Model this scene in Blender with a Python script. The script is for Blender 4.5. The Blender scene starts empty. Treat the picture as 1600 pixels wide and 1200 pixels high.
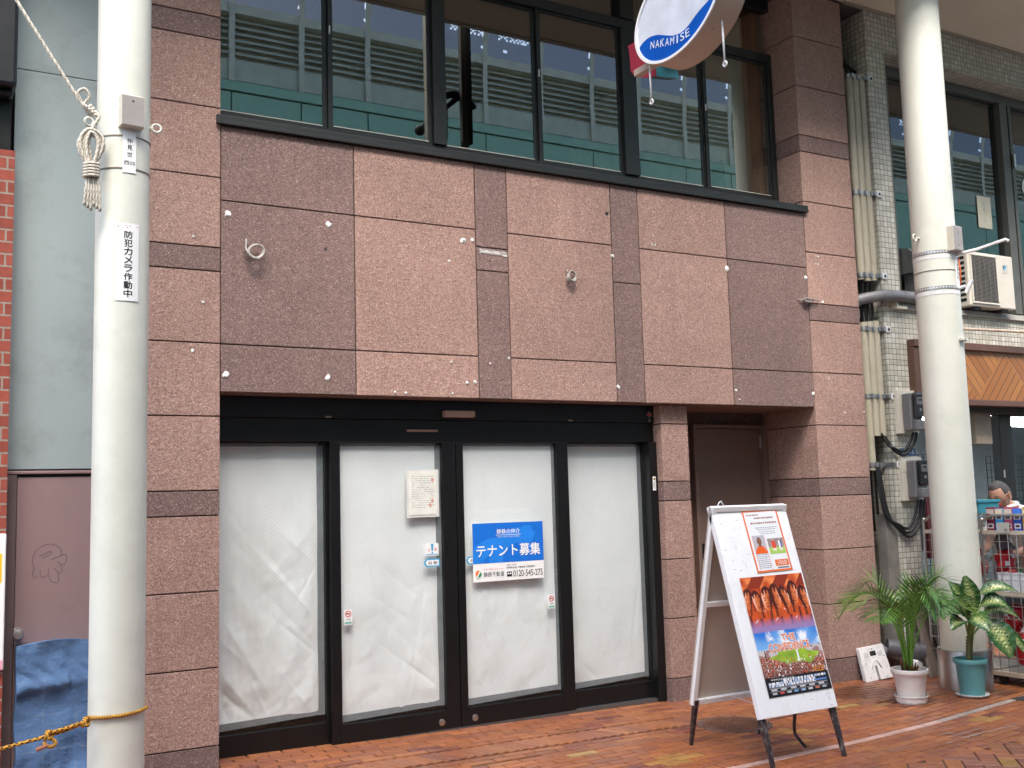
import bpy, bmesh, math, random
from mathutils import Vector, Matrix, Quaternion, noise
R = math.radians
rnd = random.Random(7)
SC = bpy.context.scene
COL = SC.collection

# ------------------------------------------------------------ camera, world, sun, exposure
cam = bpy.data.cameras.new("camera"); camo = bpy.data.objects.new("camera", cam); COL.objects.link(camo)
cam.sensor_width = 36; cam.lens = 36.974; cam.clip_end = 500; cam.clip_start = .05
MR = Matrix(((.86812055, -.02983105, -.49545617), (-.4955502, -.10885415, -.86173127), (-.02822611, .99361003, -.10928131)))
camo.matrix_world = Matrix.Translation((-1.679, -6.590, 1.578)) @ MR.to_4x4()
SC.camera = camo
W = bpy.data.worlds.new("World"); SC.world = W; W.use_nodes = True
wn = W.node_tree.nodes; bg = wn["Background"]
sky = wn.new("ShaderNodeTexSky"); sky.sky_type = 'NISHITA'; sky.sun_disc = False
sky.sun_elevation = R(52); sky.sun_rotation = R(200); sky.dust_density = 3; sky.air_density = 1.0; sky.ozone_density = 1
W.node_tree.links.new(sky.outputs[0], bg.inputs[0]); bg.inputs[1].default_value = .15
sun = bpy.data.lights.new("sun", 'SUN'); sun.energy = 1.5; sun.angle = R(40); sun.color = (1, .95, .88)
suno = bpy.data.objects.new("sun", sun); COL.objects.link(suno)
suno.rotation_euler = Vector((.30, .80, -1.05)).to_track_quat('-Z', 'Y').to_euler()
SC.view_settings.view_transform = 'Standard'; SC.view_settings.look = 'None'
SC.view_settings.exposure = 2.4; SC.view_settings.gamma = 1
SC.cycles.max_bounces = 10; SC.cycles.transparent_max_bounces = 16

# ------------------------------------------------------------ helpers
def lin(h):
    h = h.lstrip('#'); c = [int(h[i:i+2], 16)/255 for i in (0, 2, 4)]
    return tuple(x/12.92 if x <= .04045 else ((x+.055)/1.055)**2.4 for x in c)
def gz(x): return .018-.0115*x

class N:
    """small node-graph writer"""
    def __init__(s, name):
        s.m = bpy.data.materials.new(name); s.m.use_nodes = True; s.t = s.m.node_tree
        s.p = s.t.nodes["Principled BSDF"]; s.out = s.t.nodes["Material Output"]
    def n(s, typ, **kw):
        o = s.t.nodes.new("ShaderNode"+typ)
        for k, v in kw.items():
            if k.startswith('i_'):
                key = k[2:]; key = int(key) if key.isdigit() else key.replace('_', ' ')
                s.set(o.inputs[key], v)
            else: setattr(o, k, v)
        return o
    def set(s, sock, v):
        if isinstance(v, bpy.types.NodeSocket): s.t.links.new(v, sock)
        elif isinstance(v, (tuple, list)) and len(v) == 3 and sock.type == 'RGBA': sock.default_value = (*v, 1)
        else: sock.default_value = v
    def co(s, kind='Object'): return s.n('TexCoord').outputs[kind]
    def noise(s, scale, detail=4, rough=.6, vec=None):
        return s.n('TexNoise', i_Vector=vec or s.co(), i_Scale=scale, i_Detail=detail, i_Roughness=rough).outputs[0]
    def math(s, op, a, b=0, c=0):
        o = s.n('Math', operation=op); s.set(o.inputs[0], a); s.set(o.inputs[1], b); s.set(o.inputs[2], c); return o.outputs[0]
    def mix(s, f, a, b, mode='MIX'):
        o = s.n('Mix', data_type='RGBA', blend_type=mode); s.set(o.inputs[0], f); s.set(o.inputs[6], a); s.set(o.inputs[7], b); return o.outputs[2]
    def ramp(s, v, *st):
        o = s.n('ValToRGB'); s.set(o.inputs[0], v); e = o.color_ramp.elements
        while len(e) < len(st): e.new(.5)
        for x, (p, c) in zip(e, st):
            x.position = p; x.color = (*c, 1) if isinstance(c, tuple) else (c, c, c, 1)
        return o.outputs[0]
    def bump(s, h, strength=.3, dist=.01):
        b = s.n('Bump', i_Height=h, i_Strength=strength, i_Distance=dist); s.set(s.p.inputs['Normal'], b.outputs[0])
    def attr(s, name='Col'): return s.n('Attribute', attribute_name=name).outputs['Color']
    def fin(s, col=None, rough=None, metal=None, spec=None):
        if col is not None: s.set(s.p.inputs['Base Color'], col)
        if rough is not None: s.set(s.p.inputs['Roughness'], rough)
        if metal is not None: s.p.inputs['Metallic'].default_value = metal
        if spec is not None: s.p.inputs['Specular IOR Level'].default_value = spec
        return s.m

def paint(name, c, rough=.5, metal=0, var=.12, vs=6, bump=0, bs=80, dirt=None, spec=.5):
    g = N(name); c = lin(c) if isinstance(c, str) else c
    v = g.noise(vs, 5)
    col = g.mix(g.ramp(v, (.3, 0.), (.72, 1.)), tuple(x*(1-var) for x in c), tuple(min(1, x*(1+var)) for x in c))
    if dirt:
        d = g.noise(dirt[1], 6, .7); col = g.mix(g.ramp(d, (.5, 0.), (.75, dirt[2])), col, lin(dirt[0]))
    if bump: g.bump(g.noise(bs, 3), bump, .004)
    rr = g.n('MapRange', i_Value=g.noise(vs*3, 4), i_3=max(.03, rough-.08), i_4=min(1, rough+.1)).outputs[0]
    return g.fin(col, rr, metal, spec)

def granite():
    g = N('flamed_granite'); P = g.n('NewGeometry').outputs['Position']
    vor = g.n('TexVoronoi', i_Vector=P, i_Scale=185.).outputs['Color']
    vv = g.n('SeparateColor', i_0=vor).outputs[0]
    light = g.ramp(vv, (0., lin('7c635b')), (.22, lin('9f7c70')), (.62, lin('aa887b')), (.9, lin('b89a8d')), (1., lin('cdb4a8')))
    dark = g.ramp(vv, (0., lin('645048')), (.3, lin('7d645e')), (.7, lin('886e68')), (.92, lin('987f79')), (1., lin('b29c95')))
    a = g.attr(); sp = g.n('SeparateColor', i_0=a)
    col = g.mix(sp.outputs[0], light, dark)
    n2 = g.noise(28, 6, .75, P)
    col = g.mix(.75, col, g.ramp(n2, (.28, .72), (.5, 1.), (.72, 1.22)), 'MULTIPLY')
    n3 = g.noise(1.6, 5, .6, P)
    col = g.mix(.8, col, g.ramp(n3, (.3, .84), (.7, 1.1)), 'MULTIPLY')
    mapp = g.n('Mapping', i_Vector=P, i_Scale=(5, 5, .5)).outputs[0]
    streak = g.noise(1.5, 5, .65, mapp)
    col = g.mix(g.ramp(streak, (.55, 0.), (.8, .28)), col, lin('5a4740'))
    col = g.mix(1., col, g.n('CombineColor', i_0=sp.outputs[1], i_1=sp.outputs[1], i_2=sp.outputs[1]).outputs[0], 'MULTIPLY')
    h = g.math('ADD', g.noise(42, 5, .75, P), g.math('MULTIPLY', vv, .25))
    g.bump(h, .85, .012)
    return g.fin(col, .62, spec=.35)

def tile_mat():
    g = N('mosaic_tile'); P = g.n('NewGeometry').outputs['Position']; s = g.n('SeparateXYZ', i_0=P)
    nn = g.n('SeparateXYZ', i_0=g.n('NewGeometry').outputs['Normal'])
    top = g.math('GREATER_THAN', g.math('ABSOLUTE', nn.outputs[2]), .5)
    p = .0502
    u = g.math('DIVIDE', g.math('ADD', g.math('ADD', s.outputs[0], g.math('MULTIPLY', s.outputs[1], g.math('SUBTRACT', 1, top))), .008), p)
    v = g.math('DIVIDE', g.math('ADD', g.math('MULTIPLY', s.outputs[2], g.math('SUBTRACT', 1, top)), g.math('MULTIPLY', s.outputs[1], top)), p)
    def edge(q):
        f = g.math('FRACT', q); return g.math('MINIMUM', f, g.math('SUBTRACT', 1, f))
    e = g.math('MINIMUM', edge(u), edge(v))
    cell = g.n('CombineXYZ', i_0=g.math('FLOOR', u), i_1=g.math('FLOOR', v)).outputs[0]
    wn_ = g.n('TexWhiteNoise', noise_dimensions='3D', i_Vector=cell).outputs[0]
    tc = g.ramp(wn_, (0., lin('b6b2a4')), (.6, lin('c9c5b7')), (1., lin('d6d3c8')))
    dirt = g.noise(2.5, 6, .7, P); tc = g.mix(g.ramp(dirt, (.45, 0.), (.75, .35)), tc, lin('857c6c'))
    m = g.ramp(e, (.045, 0.), (.085, 1.))
    col = g.mix(m, lin('898376'), tc)
    g.bump(g.ramp(e, (.04, 0.), (.12, 1.)), .6, .004)
    return g.fin(col, g.ramp(m, (0., .8), (1., .28)))

def colmat(name, rough=.6, bump=0, bs=60, var=.25, spec=.5, vs=9):
    g = N(name); c = g.attr()
    if var: c = g.mix(1., c, g.ramp(g.noise(vs, 6, .7), (.3, 1-var), (.7, 1+var)), 'MULTIPLY')
    if bump: g.bump(g.noise(bs, 4), bump, .003)
    return g.fin(c, rough, spec=spec)

def glass(name, ior, tint=(.9, .95, .93), wires=0):
    g = N(name); t = g.t
    tr = g.n('BsdfTransparent', i_Color=tint); gl = g.n('BsdfGlossy', i_Roughness=.0, i_Color=(.92, .97, .95))
    bk = g.n('NewGeometry').outputs['Backfacing']; f = g.n('Fresnel', i_IOR=g.math('ADD', g.math('MULTIPLY', bk, 1/ior-ior), ior)).outputs[0]
    # slight waviness of the pane
    bp = g.n('Bump', i_Height=g.noise(1.3, 2, .4, g.n('NewGeometry').outputs['Position']), i_Strength=.016, i_Distance=.01); g.set(gl.inputs['Normal'], bp.outputs[0])
    mx = g.n('MixShader', i_0=f); g.set(mx.inputs[1], tr.outputs[0]); g.set(mx.inputs[2], gl.outputs[0]); o = mx.outputs[0]
    if wires:
        s = g.n('SeparateXYZ', i_0=g.n('NewGeometry').outputs['Position'])
        def line(sg):
            q = g.math('FRACT', g.math('DIVIDE', g.math('ADD', s.outputs[0], g.math('MULTIPLY', s.outputs[2], sg)), wires))
            return g.math('LESS_THAN', g.math('ABSOLUTE', g.math('SUBTRACT', q, .5)), .035)
        k = g.math('MULTIPLY', g.math('MAXIMUM', line(1), line(-1)), .26)
        d = g.n('BsdfDiffuse', i_Color=(.16, .17, .17)); m2 = g.n('MixShader', i_0=k)
        g.set(m2.inputs[1], o); g.set(m2.inputs[2], d.outputs[0]); o = m2.outputs[0]
    t.links.new(o, g.out.inputs[0]); return g.m

def emit(name, c, s):
    g = N(name); g.set(g.p.inputs['Emission Color'], c); g.p.inputs['Emission Strength'].default_value = s
    return g.fin(c, .5)

class MB:
    def __init__(s): s.v = []; s.f = []; s.m = []; s.c = []
    def add(s, vs, fs, c=None, mi=0):
        b = len(s.v); s.v += [tuple(v) for v in vs]
        for i, f in enumerate(fs):
            s.f.append(tuple(b+j for j in f)); s.m.append(mi)
            s.c.append(c[i] if isinstance(c, list) else (c or (1, 1, 1)))
        return s
    def box(s, x0, x1, y0, y1, z0, z1, c=None, mi=0, M=None):
        vs = [(x, y, z) for z in (z0, z1) for y in (y0, y1) for x in (x0, x1)]
        if M: vs = [M @ Vector(v) for v in vs]
        return s.add(vs, [(0, 2, 3, 1), (4, 5, 7, 6), (0, 1, 5, 4), (2, 6, 7, 3), (0, 4, 6, 2), (1, 3, 7, 5)], c, mi)
    def quad(s, a, b, c_, d, c=None, mi=0): return s.add([a, b, c_, d], [(0, 1, 2, 3)], c, mi)
    def tube(s, pts, r, n=8, c=None, mi=0, cap=True, cols=None, twist=0, closed=False):
        pts = [Vector(p) for p in pts]; k = len(pts); rs = r if isinstance(r, (list, tuple)) else [r]*k
        up = None; rings = []
        for i, p in enumerate(pts):
            d = (pts[(i+1) % k if closed else min(i+1, k-1)]-pts[(i-1) if closed else max(i-1, 0)])
            if d.length < 1e-9: d = Vector((0, 0, 1))
            d.normalize()
            if up is None: up = Vector((0, 0, 1)) if abs(d.z) < .9 else Vector((0, 1, 0))
            a = (up-d*up.dot(d)); a = a.normalized() if a.length > 1e-6 else d.orthogonal().normalized(); up = a; b = d.cross(a)
            rings.append([p+(a*math.cos(2*math.pi*j/n)+b*math.sin(2*math.pi*j/n))*rs[i] for j in range(n)])
        vs = [v for g in rings for v in g]; fs = []; cc = []
        for i in range(k if closed else k-1):
            for j in range(n):
                q = ((i+1) % k)
                fs.append((i*n+j, i*n+(j+1) % n, q*n+(j+1) % n, q*n+j))
                cc.append(cols[int((j+i*twist) % n) * len(cols)//n] if cols else (c or (1, 1, 1)))
        if cap and not closed:
            fs += [tuple(range(n-1, -1, -1)), tuple((k-1)*n+j for j in range(n))]; cc += [cols[0] if cols else (c or (1, 1, 1))]*2
        return s.add(vs, fs, cc, mi)
    def lathe(s, prof, cx, cy, n=32, c=None, mi=0, z0=0, cap=True):
        vs = [(cx+r*math.cos(2*math.pi*j/n), cy+r*math.sin(2*math.pi*j/n), z0+z) for r, z in prof for j in range(n)]
        fs = [(i*n+j, i*n+(j+1) % n, (i+1)*n+(j+1) % n, (i+1)*n+j) for i in range(len(prof)-1) for j in range(n)]
        if cap: fs += [tuple(range(n-1, -1, -1)), tuple((len(prof)-1)*n+j for j in range(n))]
        return s.add(vs, fs, c, mi)
    def prism(s, poly, M, d, c=None, mi=0):
        n = len(poly); vs = [M @ Vector((x, y, 0)) for x, y in poly]+[M @ Vector((x, y, -d)) for x, y in poly]
        return s.add(vs, [tuple(range(n)), tuple(range(2*n-1, n-1, -1))]+[(i, i+n, (i+1) % n+n, (i+1) % n) for i in range(n)], c, mi)
    def grid(s, fn, nu, nv, c=None, mi=0):
        vs = [fn(i/nu, j/nv) for j in range(nv+1) for i in range(nu+1)]
        fs = [(j*(nu+1)+i, j*(nu+1)+i+1, (j+1)*(nu+1)+i+1, (j+1)*(nu+1)+i) for j in range(nv) for i in range(nu)]
        cc = [c((i+.5)/nu, (j+.5)/nv) for j in range(nv) for i in range(nu)] if callable(c) else c
        return s.add(vs, fs, cc, mi)
    def build(s, name, mats, parent=None, smooth=False, bevel=0, loc=None):
        me = bpy.data.meshes.new(name); vs = s.v
        if loc is not None: vs = [tuple(Vector(v)-Vector(loc)) for v in vs]
        me.from_pydata(vs, [], s.f); mats = mats if isinstance(mats, (list, tuple)) else [mats]
        for m in mats: me.materials.append(m)
        me.polygons.foreach_set('material_index', s.m)
        if any(c != (1, 1, 1) for c in s.c):
            ca = me.color_attributes.new('Col', 'FLOAT_COLOR', 'CORNER'); buf = []
            for f, c in zip(s.f, s.c): buf += [c[0], c[1], c[2], 1.]*len(f)
            ca.data.foreach_set('color', buf)
        me.update()
        o = bpy.data.objects.new(name, me); COL.objects.link(o)
        if loc is not None: o.location = loc
        if smooth:
            me.polygons.foreach_set('use_smooth', [True]*len(s.f))
            if smooth == 'auto': me.set_sharp_from_angle(angle=R(40))
        if bevel:
            b = o.modifiers.new('bevel', 'BEVEL'); b.width = bevel; b.segments = 2; b.limit_method = 'ANGLE'
            b.harden_normals = False
        if parent is not None:
            o.parent = parent; o.matrix_parent_inverse = Matrix.Translation(-Vector(parent.location)) if loc is None and parent.type == 'EMPTY' and parent.rotation_euler.to_quaternion().angle < 1e-6 else Matrix()
        return o

def tag(o, label, cat, group=None, kind=None):
    o['label'] = label; o['category'] = cat
    if group: o['group'] = group
    if kind: o['kind'] = kind
    return o
def struct(o, kind='structure'): o['kind'] = kind; return o
def thing(name, label, cat, loc=(0, 0, 0), group=None, rot=None):
    o = bpy.data.objects.new(name, None); COL.objects.link(o); o.location = loc; o.empty_display_size = .1
    if rot: o.rotation_euler = rot
    return tag(o, label, cat, group)
# world-space parts: parent's location is subtracted through matrix_parent_inverse; local parts use loc=(0,0,0) trick
def local(mb, name, mats, parent, **kw):
    o = mb.build(name, mats, None, **kw); o.parent = parent; return o
FRONT = (R(90), 0, 0)            # local X = world X, local Y = world Z, normal towards the street (-Y)

def text_mesh(s, bold=0., space=1., shear=0.):
    cu = bpy.data.curves.new('t', 'FONT'); cu.body = s; cu.size = 1; cu.offset = bold; cu.resolution_u = 3
    cu.align_x = 'CENTER'; cu.space_character = space; cu.space_line = 1.0; cu.shear = shear
    o = bpy.data.objects.new('t', cu); COL.objects.link(o)
    dg = bpy.context.evaluated_depsgraph_get(); me = bpy.data.meshes.new_from_object(o.evaluated_get(dg))
    bpy.data.objects.remove(o); return me
def text(name, s, parent, u, v, w, h, m, z=.0015, bold=0., rot=0, wrap=None, shear=0.):
    me = text_mesh(s, 0. if bold < .05 else bold, shear=shear); me.name = name; xs = [p.co.x for p in me.vertices]; ys = [p.co.y for p in me.vertices]
    if not xs: return None
    x0, x1, y0, y1 = min(xs), max(xs), min(ys), max(ys); c, sn = math.cos(rot), math.sin(rot)
    for p in me.vertices:
        a = ((p.co.x-x0)/(x1-x0)-.5)*w; b = ((p.co.y-y0)/(y1-y0)-.5)*h
        q = (u+a*c-b*sn, v+a*sn+b*c, z)
        p.co = q
    if 0 < bold < .05:
        bd = bold*.75*min(h, w/max(1, len(s.split(chr(10))[0]))); b_ = bmesh.new()
        for k, (a, b) in enumerate(((0, 0), (bd, 0), (-bd, 0), (0, bd), (0, -bd))):
            n0 = len(b_.verts); b_.from_mesh(me); b_.verts.ensure_lookup_table()
            for q in b_.verts[n0:]: q.co += Vector((a, b, .00006*k))
        b_.to_mesh(me); b_.free()
    if wrap:
        for p in me.vertices: p.co = wrap(*p.co)
    me.materials.clear(); me.materials.append(m)
    o = bpy.data.objects.new(name, me); COL.objects.link(o); o.parent = parent; return o
def disc(cx, cy, z, r, n=24, a0=0, a1=2*math.pi): return [(cx+r*math.cos(a0+(a1-a0)*i/n), cy+r*math.sin(a0+(a1-a0)*i/n), z) for i in range(n)]
def arc(c, r, a0, a1, n, plane='xz'):
    out = []
    for i in range(n+1):
        a = a0+(a1-a0)*i/n; u, v = r*math.cos(a), r*math.sin(a)
        out.append((c[0]+u, c[1], c[2]+v) if plane == 'xz' else (c[0]+u, c[1]+v, c[2]) if plane == 'xy' else (c[0], c[1]+u, c[2]+v))
    return out
def spline(pts, n=8):
    P = [Vector(p) for p in pts]; P = [2*P[0]-P[1]]+P+[2*P[-1]-P[-2]]; out = []
    for i in range(1, len(P)-2):
        a, b, c, d = P[i-1:i+3]
        for k in range(n):
            t = k/n; out.append(.5*((2*b)+(c-a)*t+(2*a-5*b+4*c-d)*t*t+(3*b-3*c+d-a)*t**3))
    return out+[P[-2]]

# ------------------------------------------------------------ materials
GR = granite(); TILE = tile_mat()
JOINT = paint('joint_sealant', '2b211e', .8)
BLACK = paint('black_aluminium', (.006, .006, .0065), .35, 0, .2, spec=.4)
BRONZE = paint('dark_window_frame', (.016, .017, .017), .4, 0, .2)
GLASSW = glass('window_glass', 2.6, (.70, .76, .70)); GLASSD = glass('wired_glass', 1.5, (.96, .98, .975), wires=.026)
GLASSN = glass('neighbour_glass', 2.3, (.5, .56, .54))
CREAM = paint('cream_pole_paint', (.635, .635, .555), .42, 0, .05, 3, .08, 30, ('8f8a7c', 2.2, .22))
CEILM = paint('cream_ceiling_panel', (.80, .74, .60), .6, 0, .05, 1.5)
STEEL = paint('stainless_steel', (.50, .47, .45), .36, 1, .12, 3)
ZINC = paint('galvanised_steel', (.42, .43, .44), .4, .9, .15, 20)
WHITEP = paint('white_print', (.80, .80, .79), .45, 0, .02)
WHITE = paint('white_plastic', (.72, .71, .70), .4, 0, .05, 5, 0, 80, ('6b6a66', 9, .5))
INK = paint('black_ink', (.015, .015, .018), .5)
BLUEP = paint('blue_print', (.006, .145, .60), .4, 0, .04); BLUEL = paint('light_blue_print', (.02, .23, .75), .4, 0, .04)
REDP = paint('red_print', (.62, .06, .05), .45); ORANGE = paint('orange_print', (.80, .16, .03), .45); GREENP = paint('green_print', (.03, .32, .12), .45)
CYAN = paint('cyan_print', (.05, .35, .60), .45)
PALE = paint('pale_print', (.55, .68, .86), .5)
GREYTXT = paint('grey_ink', (.18, .18, .2), .5)
DOORB = paint('brown_steel_door', (.20, .135, .11), .45, 0, .06, 3)
MAUVE = paint('mauve_door_paint', (.235, .155, .155), .5, 0, .06, 3, 0, 50, ('584a4a', 6, .3))
CARD = colmat('printed_colour', .4, var=.05); PLASTIC = colmat('plastic', .35, var=.08); LEAF = colmat('leaf', .32, var=.22, spec=.5, vs=30)
ROPE = colmat('rope', .8, .4, 300, .15)
BRICKP = colmat('clay_paver', .38, .35, 120, .20, .5)
WOODW = paint('white_painted_wood', (.86, .85, .84), .5, 0, .02, 4, .1, 60, ('aaa29c', 11, .18))
PLY = paint('beige_plywood', (.50, .43, .37), .6, 0, .05, 4)
DARKLEG = paint('chipped_black_paint', (.03, .018, .02), .45, 0, .3, 10, .2, 40, ('a79c96', 26, .7))
GREYPIPE = paint('grey_pvc', (.19, .19, .20), .4, 0, .08)
CONDM = paint('beige_pvc', (.45, .41, .31), .45, 0, .1, 5, 0, 40, ('5d5546', 5, .45))
RUBBER = paint('black_cable', (.012, .012, .012), .4)
METER = paint('grey_meter_case', (.16, .155, .16), .4); MCOVER = glass('clear_meter_cover', 1.6, (.6, .6, .62))
IVORY = paint('ivory_plastic', (.60, .56, .47), .45, 0, .06)
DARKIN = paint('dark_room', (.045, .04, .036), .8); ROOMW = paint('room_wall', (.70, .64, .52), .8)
CONC = paint('concrete', (.22, .21, .20), .85, 0, .2, 2, .3, 60)

# ------------------------------------------------------------ ground
g = N('street_paving'); Pn = g.n('NewGeometry').outputs['Position']
bt = g.n('TexBrick', i_Vector=Pn, i_Color1=lin('9a6040'), i_Color2=lin('87502f'), i_Mortar=lin('4a3a30'), i_Scale=1., i_Mortar_Size=.006); bt.inputs['Brick Width'].default_value = .225; bt.inputs['Row Height'].default_value = .075
GROUNDM = g.fin(bt.outputs[0], .6)
o = MB().quad((-60, -60, gz(-60)*0-.75), (60, -60, -.75), (60, 60, -.75), (-60, 60, -.75)); o.build('ground', CONC)['kind'] = 'structure'
o = MB().quad((-30, -10, gz(-30)-.012), (40, -10, gz(40)-.012), (40, 9, gz(40)-.012), (-30, 9, gz(-30)-.012)); struct(o.build('pavement', paint('sandy_joint', (.125, .10, .08), .9, 0, .3, 20)))
pv = MB()
def brick(cx, cy, L, Wd, ang, c, dz=0, gap=.0052):
    h = rnd.uniform(-.0010, .0010)+dz; tx, ty = rnd.uniform(-.004, .004), rnd.uniform(-.004, .004)
    ca, sa = math.cos(ang), math.sin(ang); a, b = L/2-gap, Wd/2-gap; e = .004
    def w(u, v, z): x = cx+u*ca-v*sa; y = cy+u*sa+v*ca; return (x, y, gz(x)+z+(tx*u+ty*v if z > -.01 else 0))
    top = [w(u*(a-e), v*(b-e), h) for u, v in ((-1, -1), (1, -1), (1, 1), (-1, 1))]
    mid = [w(u*a, v*b, h-.003) for u, v in ((-1, -1), (1, -1), (1, 1), (-1, 1))]
    bot = [w(u*a, v*b, -.02) for u, v in ((-1, -1), (1, -1), (1, 1), (-1, 1))]
    pv.add(top+mid+bot, [(0, 1, 2, 3)]+[(4+i, 4+(i+1) % 4, (i+1) % 4, i) for i in range(4)]+[(8+i, 8+(i+1) % 4, 4+(i+1) % 4, 4+i) for i in range(4)], c)
TONES = ['955b3d', '9c613e', '8e583c', 'a06743', '875340', '985d3a', '925c43']
def tone(x, y, warm=0):
    q = noise.noise((x*.9, y*1.7, 3.1)); t = rnd.random()
    c = lin(rnd.choice(TONES))
    if warm: c = (c[0]*1.12, c[1]*1.02, c[2]*.86)
    k = noise.noise((x*1.3+9, y*2.6, 8))
    if warm and k > .30 and t < .6: c = lin(rnd.choice(['b18448', 'a5763e', 'b0793f', '8a4d3c', '7a4438']))
    elif t < .03: c = lin(rnd.choice(['b5925a', '8a4a3a', '74443a']))
    f = .93*(1+.18*q+rnd.uniform(-.10, .10))
    return tuple(min(1, max(.004, x*f)) for x in c)
def ys(x):      # the pale stripe bends slightly across the pavement
    P = [(-2, -1.95), (2.46, -1.708), (3.6, -1.626), (4.45, -1.524), (5.88, -1.264), (10, -.45)]
    for (x0, y0), (x1, y1) in zip(P, P[1:]):
        if x <= x1: return y0+(y1-y0)*(x-x0)/(x1-x0)
    return P[-1][1]
BL, BW = .225, .075
LAD = lambda x, y: .4 < x < 3.25 and -.63 < y < -.36
for r in range(-14, 12):
    y = r*BW; xo = (r % 2)*BL/2+rnd.uniform(-.02, .02)
    for k in range(-10, 46):
        x = k*BL+xo
        if y < -.80+.05*math.sin(x*2) or LAD(x, y) or y < ys(x)+.12: continue
        brick(x, y, BL, BW, 0, tone(x, y))
for k in range(60):
    x = .38+k*BW
    if x < 3.3: brick(x, -.4875, BL*1.18, BW, R(90+24), tone(x, -.45), .001)
for r in range(-9, 14):
    for k in range(-8, 46):
        x = k*BL+(r % 2)*BL/2+r*.03; y = ys(x)+r*BW; ang = math.atan((ys(x+.1)-ys(x-.1))/.2)
        if y > -.80 or y < -2.21 or LAD(x, y): continue
        c = tone(x, y, 1)
        if r == 0:
            f = rnd.uniform(.9, 1.08); c = tuple(v*f for v in lin('c79f90' if x < 4.6 else 'a8958a'))
        brick(x, y, BL, BW if r else BW*.9, ang, c, -.0005, .0052 if r else .006)
hb, hl = .104, .208; ca = R(45); ca7 = math.cos(ca)
for i in range(-50, 50):
    for j in range(-50, 50):
        k = (i-j) % 4
        if k not in (0, 3): continue
        u, v = ((i+1)*hb, (j+.5)*hb) if k == 0 else ((i+.5)*hb, (j+1)*hb)
        X0 = 4.5+(u-v)*ca7; Y0 = -2.9+(u+v)*ca7
        if not (-1.5 < X0 < 9.5 and -3.9 < Y0 < -2.16): continue
        brick(X0, Y0, hl, hb, ca+(0 if k == 0 else math.pi/2), tone(X0, Y0, rnd.random() < .5), .0012)
struct(pv.build('brick_paving', BRICKP))

m = MB()
for (xa, ya), (xb, yb), w_ in (((4.22, -1.80), (4.36, -1.805), .010), ((4.20, -1.885), (4.60, -1.83), .006), ((4.24, -1.945), (4.98, -1.88), .009), ((3.30, -1.955), (3.86, -1.90), .004), ((3.98, -1.39), (4.75, -1.335), .004), ((4.05, -1.985), (4.12, -1.98), .012)):
    n_ = 14; P_ = []
    for k in range(n_+1):
        f = k/n_; x = xa+(xb-xa)*f; y = ya+(yb-ya)*f; ww = w_*(.45+.55*abs(noise.noise((x*14, y*9, 2)))*2)*(1 if 0 < k < n_ else .2); P_.append(((x, y-ww/2, gz(x)+.0032), (x, y+ww/2, gz(x)+.0032)))
    for a, b in zip(P_, P_[1:]):
        if noise.noise((a[0][0]*9, 3, 1)) > -.25: m.add([a[0], b[0], b[1], a[1]], [(0, 1, 2, 3)])
struct(m.build('paint_scuffs', paint('worn_white_paint', (.50, .46, .42), .6)))
# ------------------------------------------------------------ the vacant granite building
LV = [-.12, .1536, .6136, 1.0736, 1.5336, 1.6872, 2.1472, 2.6072, 3.0672, 3.2208, 3.6808, 4.1408, 4.6008, 4.7544, 5.2144, 5.6744, 6.12]
DARKL = {0, 4, 8, 12}
J = .004
def slab(mb, x0, x1, y0, y1, z0, z1, dark): mb.box(x0+J, x1-J, y0, y1, z0+J, z1-J, (1. if dark else 0., rnd.uniform(.93, 1.05), 0))
B = thing('vacant_shop_building', 'vacant pink granite shop building with papered glass doors below a band of windows', 'building')
def column(x0, x1, y1, name, zt=99, y0=0.):
    core = MB().box(x0+.012, x1-.012, y0+.012, y1, -.15, min(6.12, zt), (0, .2, 0))
    c = MB(); c.v = core.v; c.f = core.f; c.m = [1]*len(core.f); c.c = core.c
    for i in range(len(LV)-1):
        if LV[i] >= zt: break
        slab(c, x0-J, x1+J, y0, y1, LV[i], min(LV[i+1], zt+J), i in DARKL)
    return c.build(name, [GR, JOINT], B, bevel=.003)
column(-.62, -.002, .7, 'column_cladding'); column(5.141, 5.765, .7, 'column_cladding'); column(3.53, 3.80, .66, 'pillar_cladding', 2.296, .1)
XS = [0, .907, 1.841, 2.108, 3.045, 3.312, 4.222, 5.137]
MB().box(.0, 5.137, .012, .36, 2.31, 4.02).build('fascia_backing', JOINT, B)
for i, (a, b) in enumerate(zip(XS, XS[1:])):
    dark = i in (0, 2, 4, 6)
    zs = {2: [2.30, 3.237, 3.409, 4.03], 4: [2.30, 3.243, 4.03]}.get(i, [2.30, 2.605, 3.535, 4.03])
    for z0, z1 in zip(zs, zs[1:]):
        m = MB(); slab(m, a, b, 0, .05, z0, z1, dark); m.build('granite_panel', GR, B, bevel=.003)
sf = MB(); sf.box(.0, 5.137, .05, .70, 2.30, 2.314, (.4, .85, 0)); sf.build('soffit_panel', GR, B)
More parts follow.
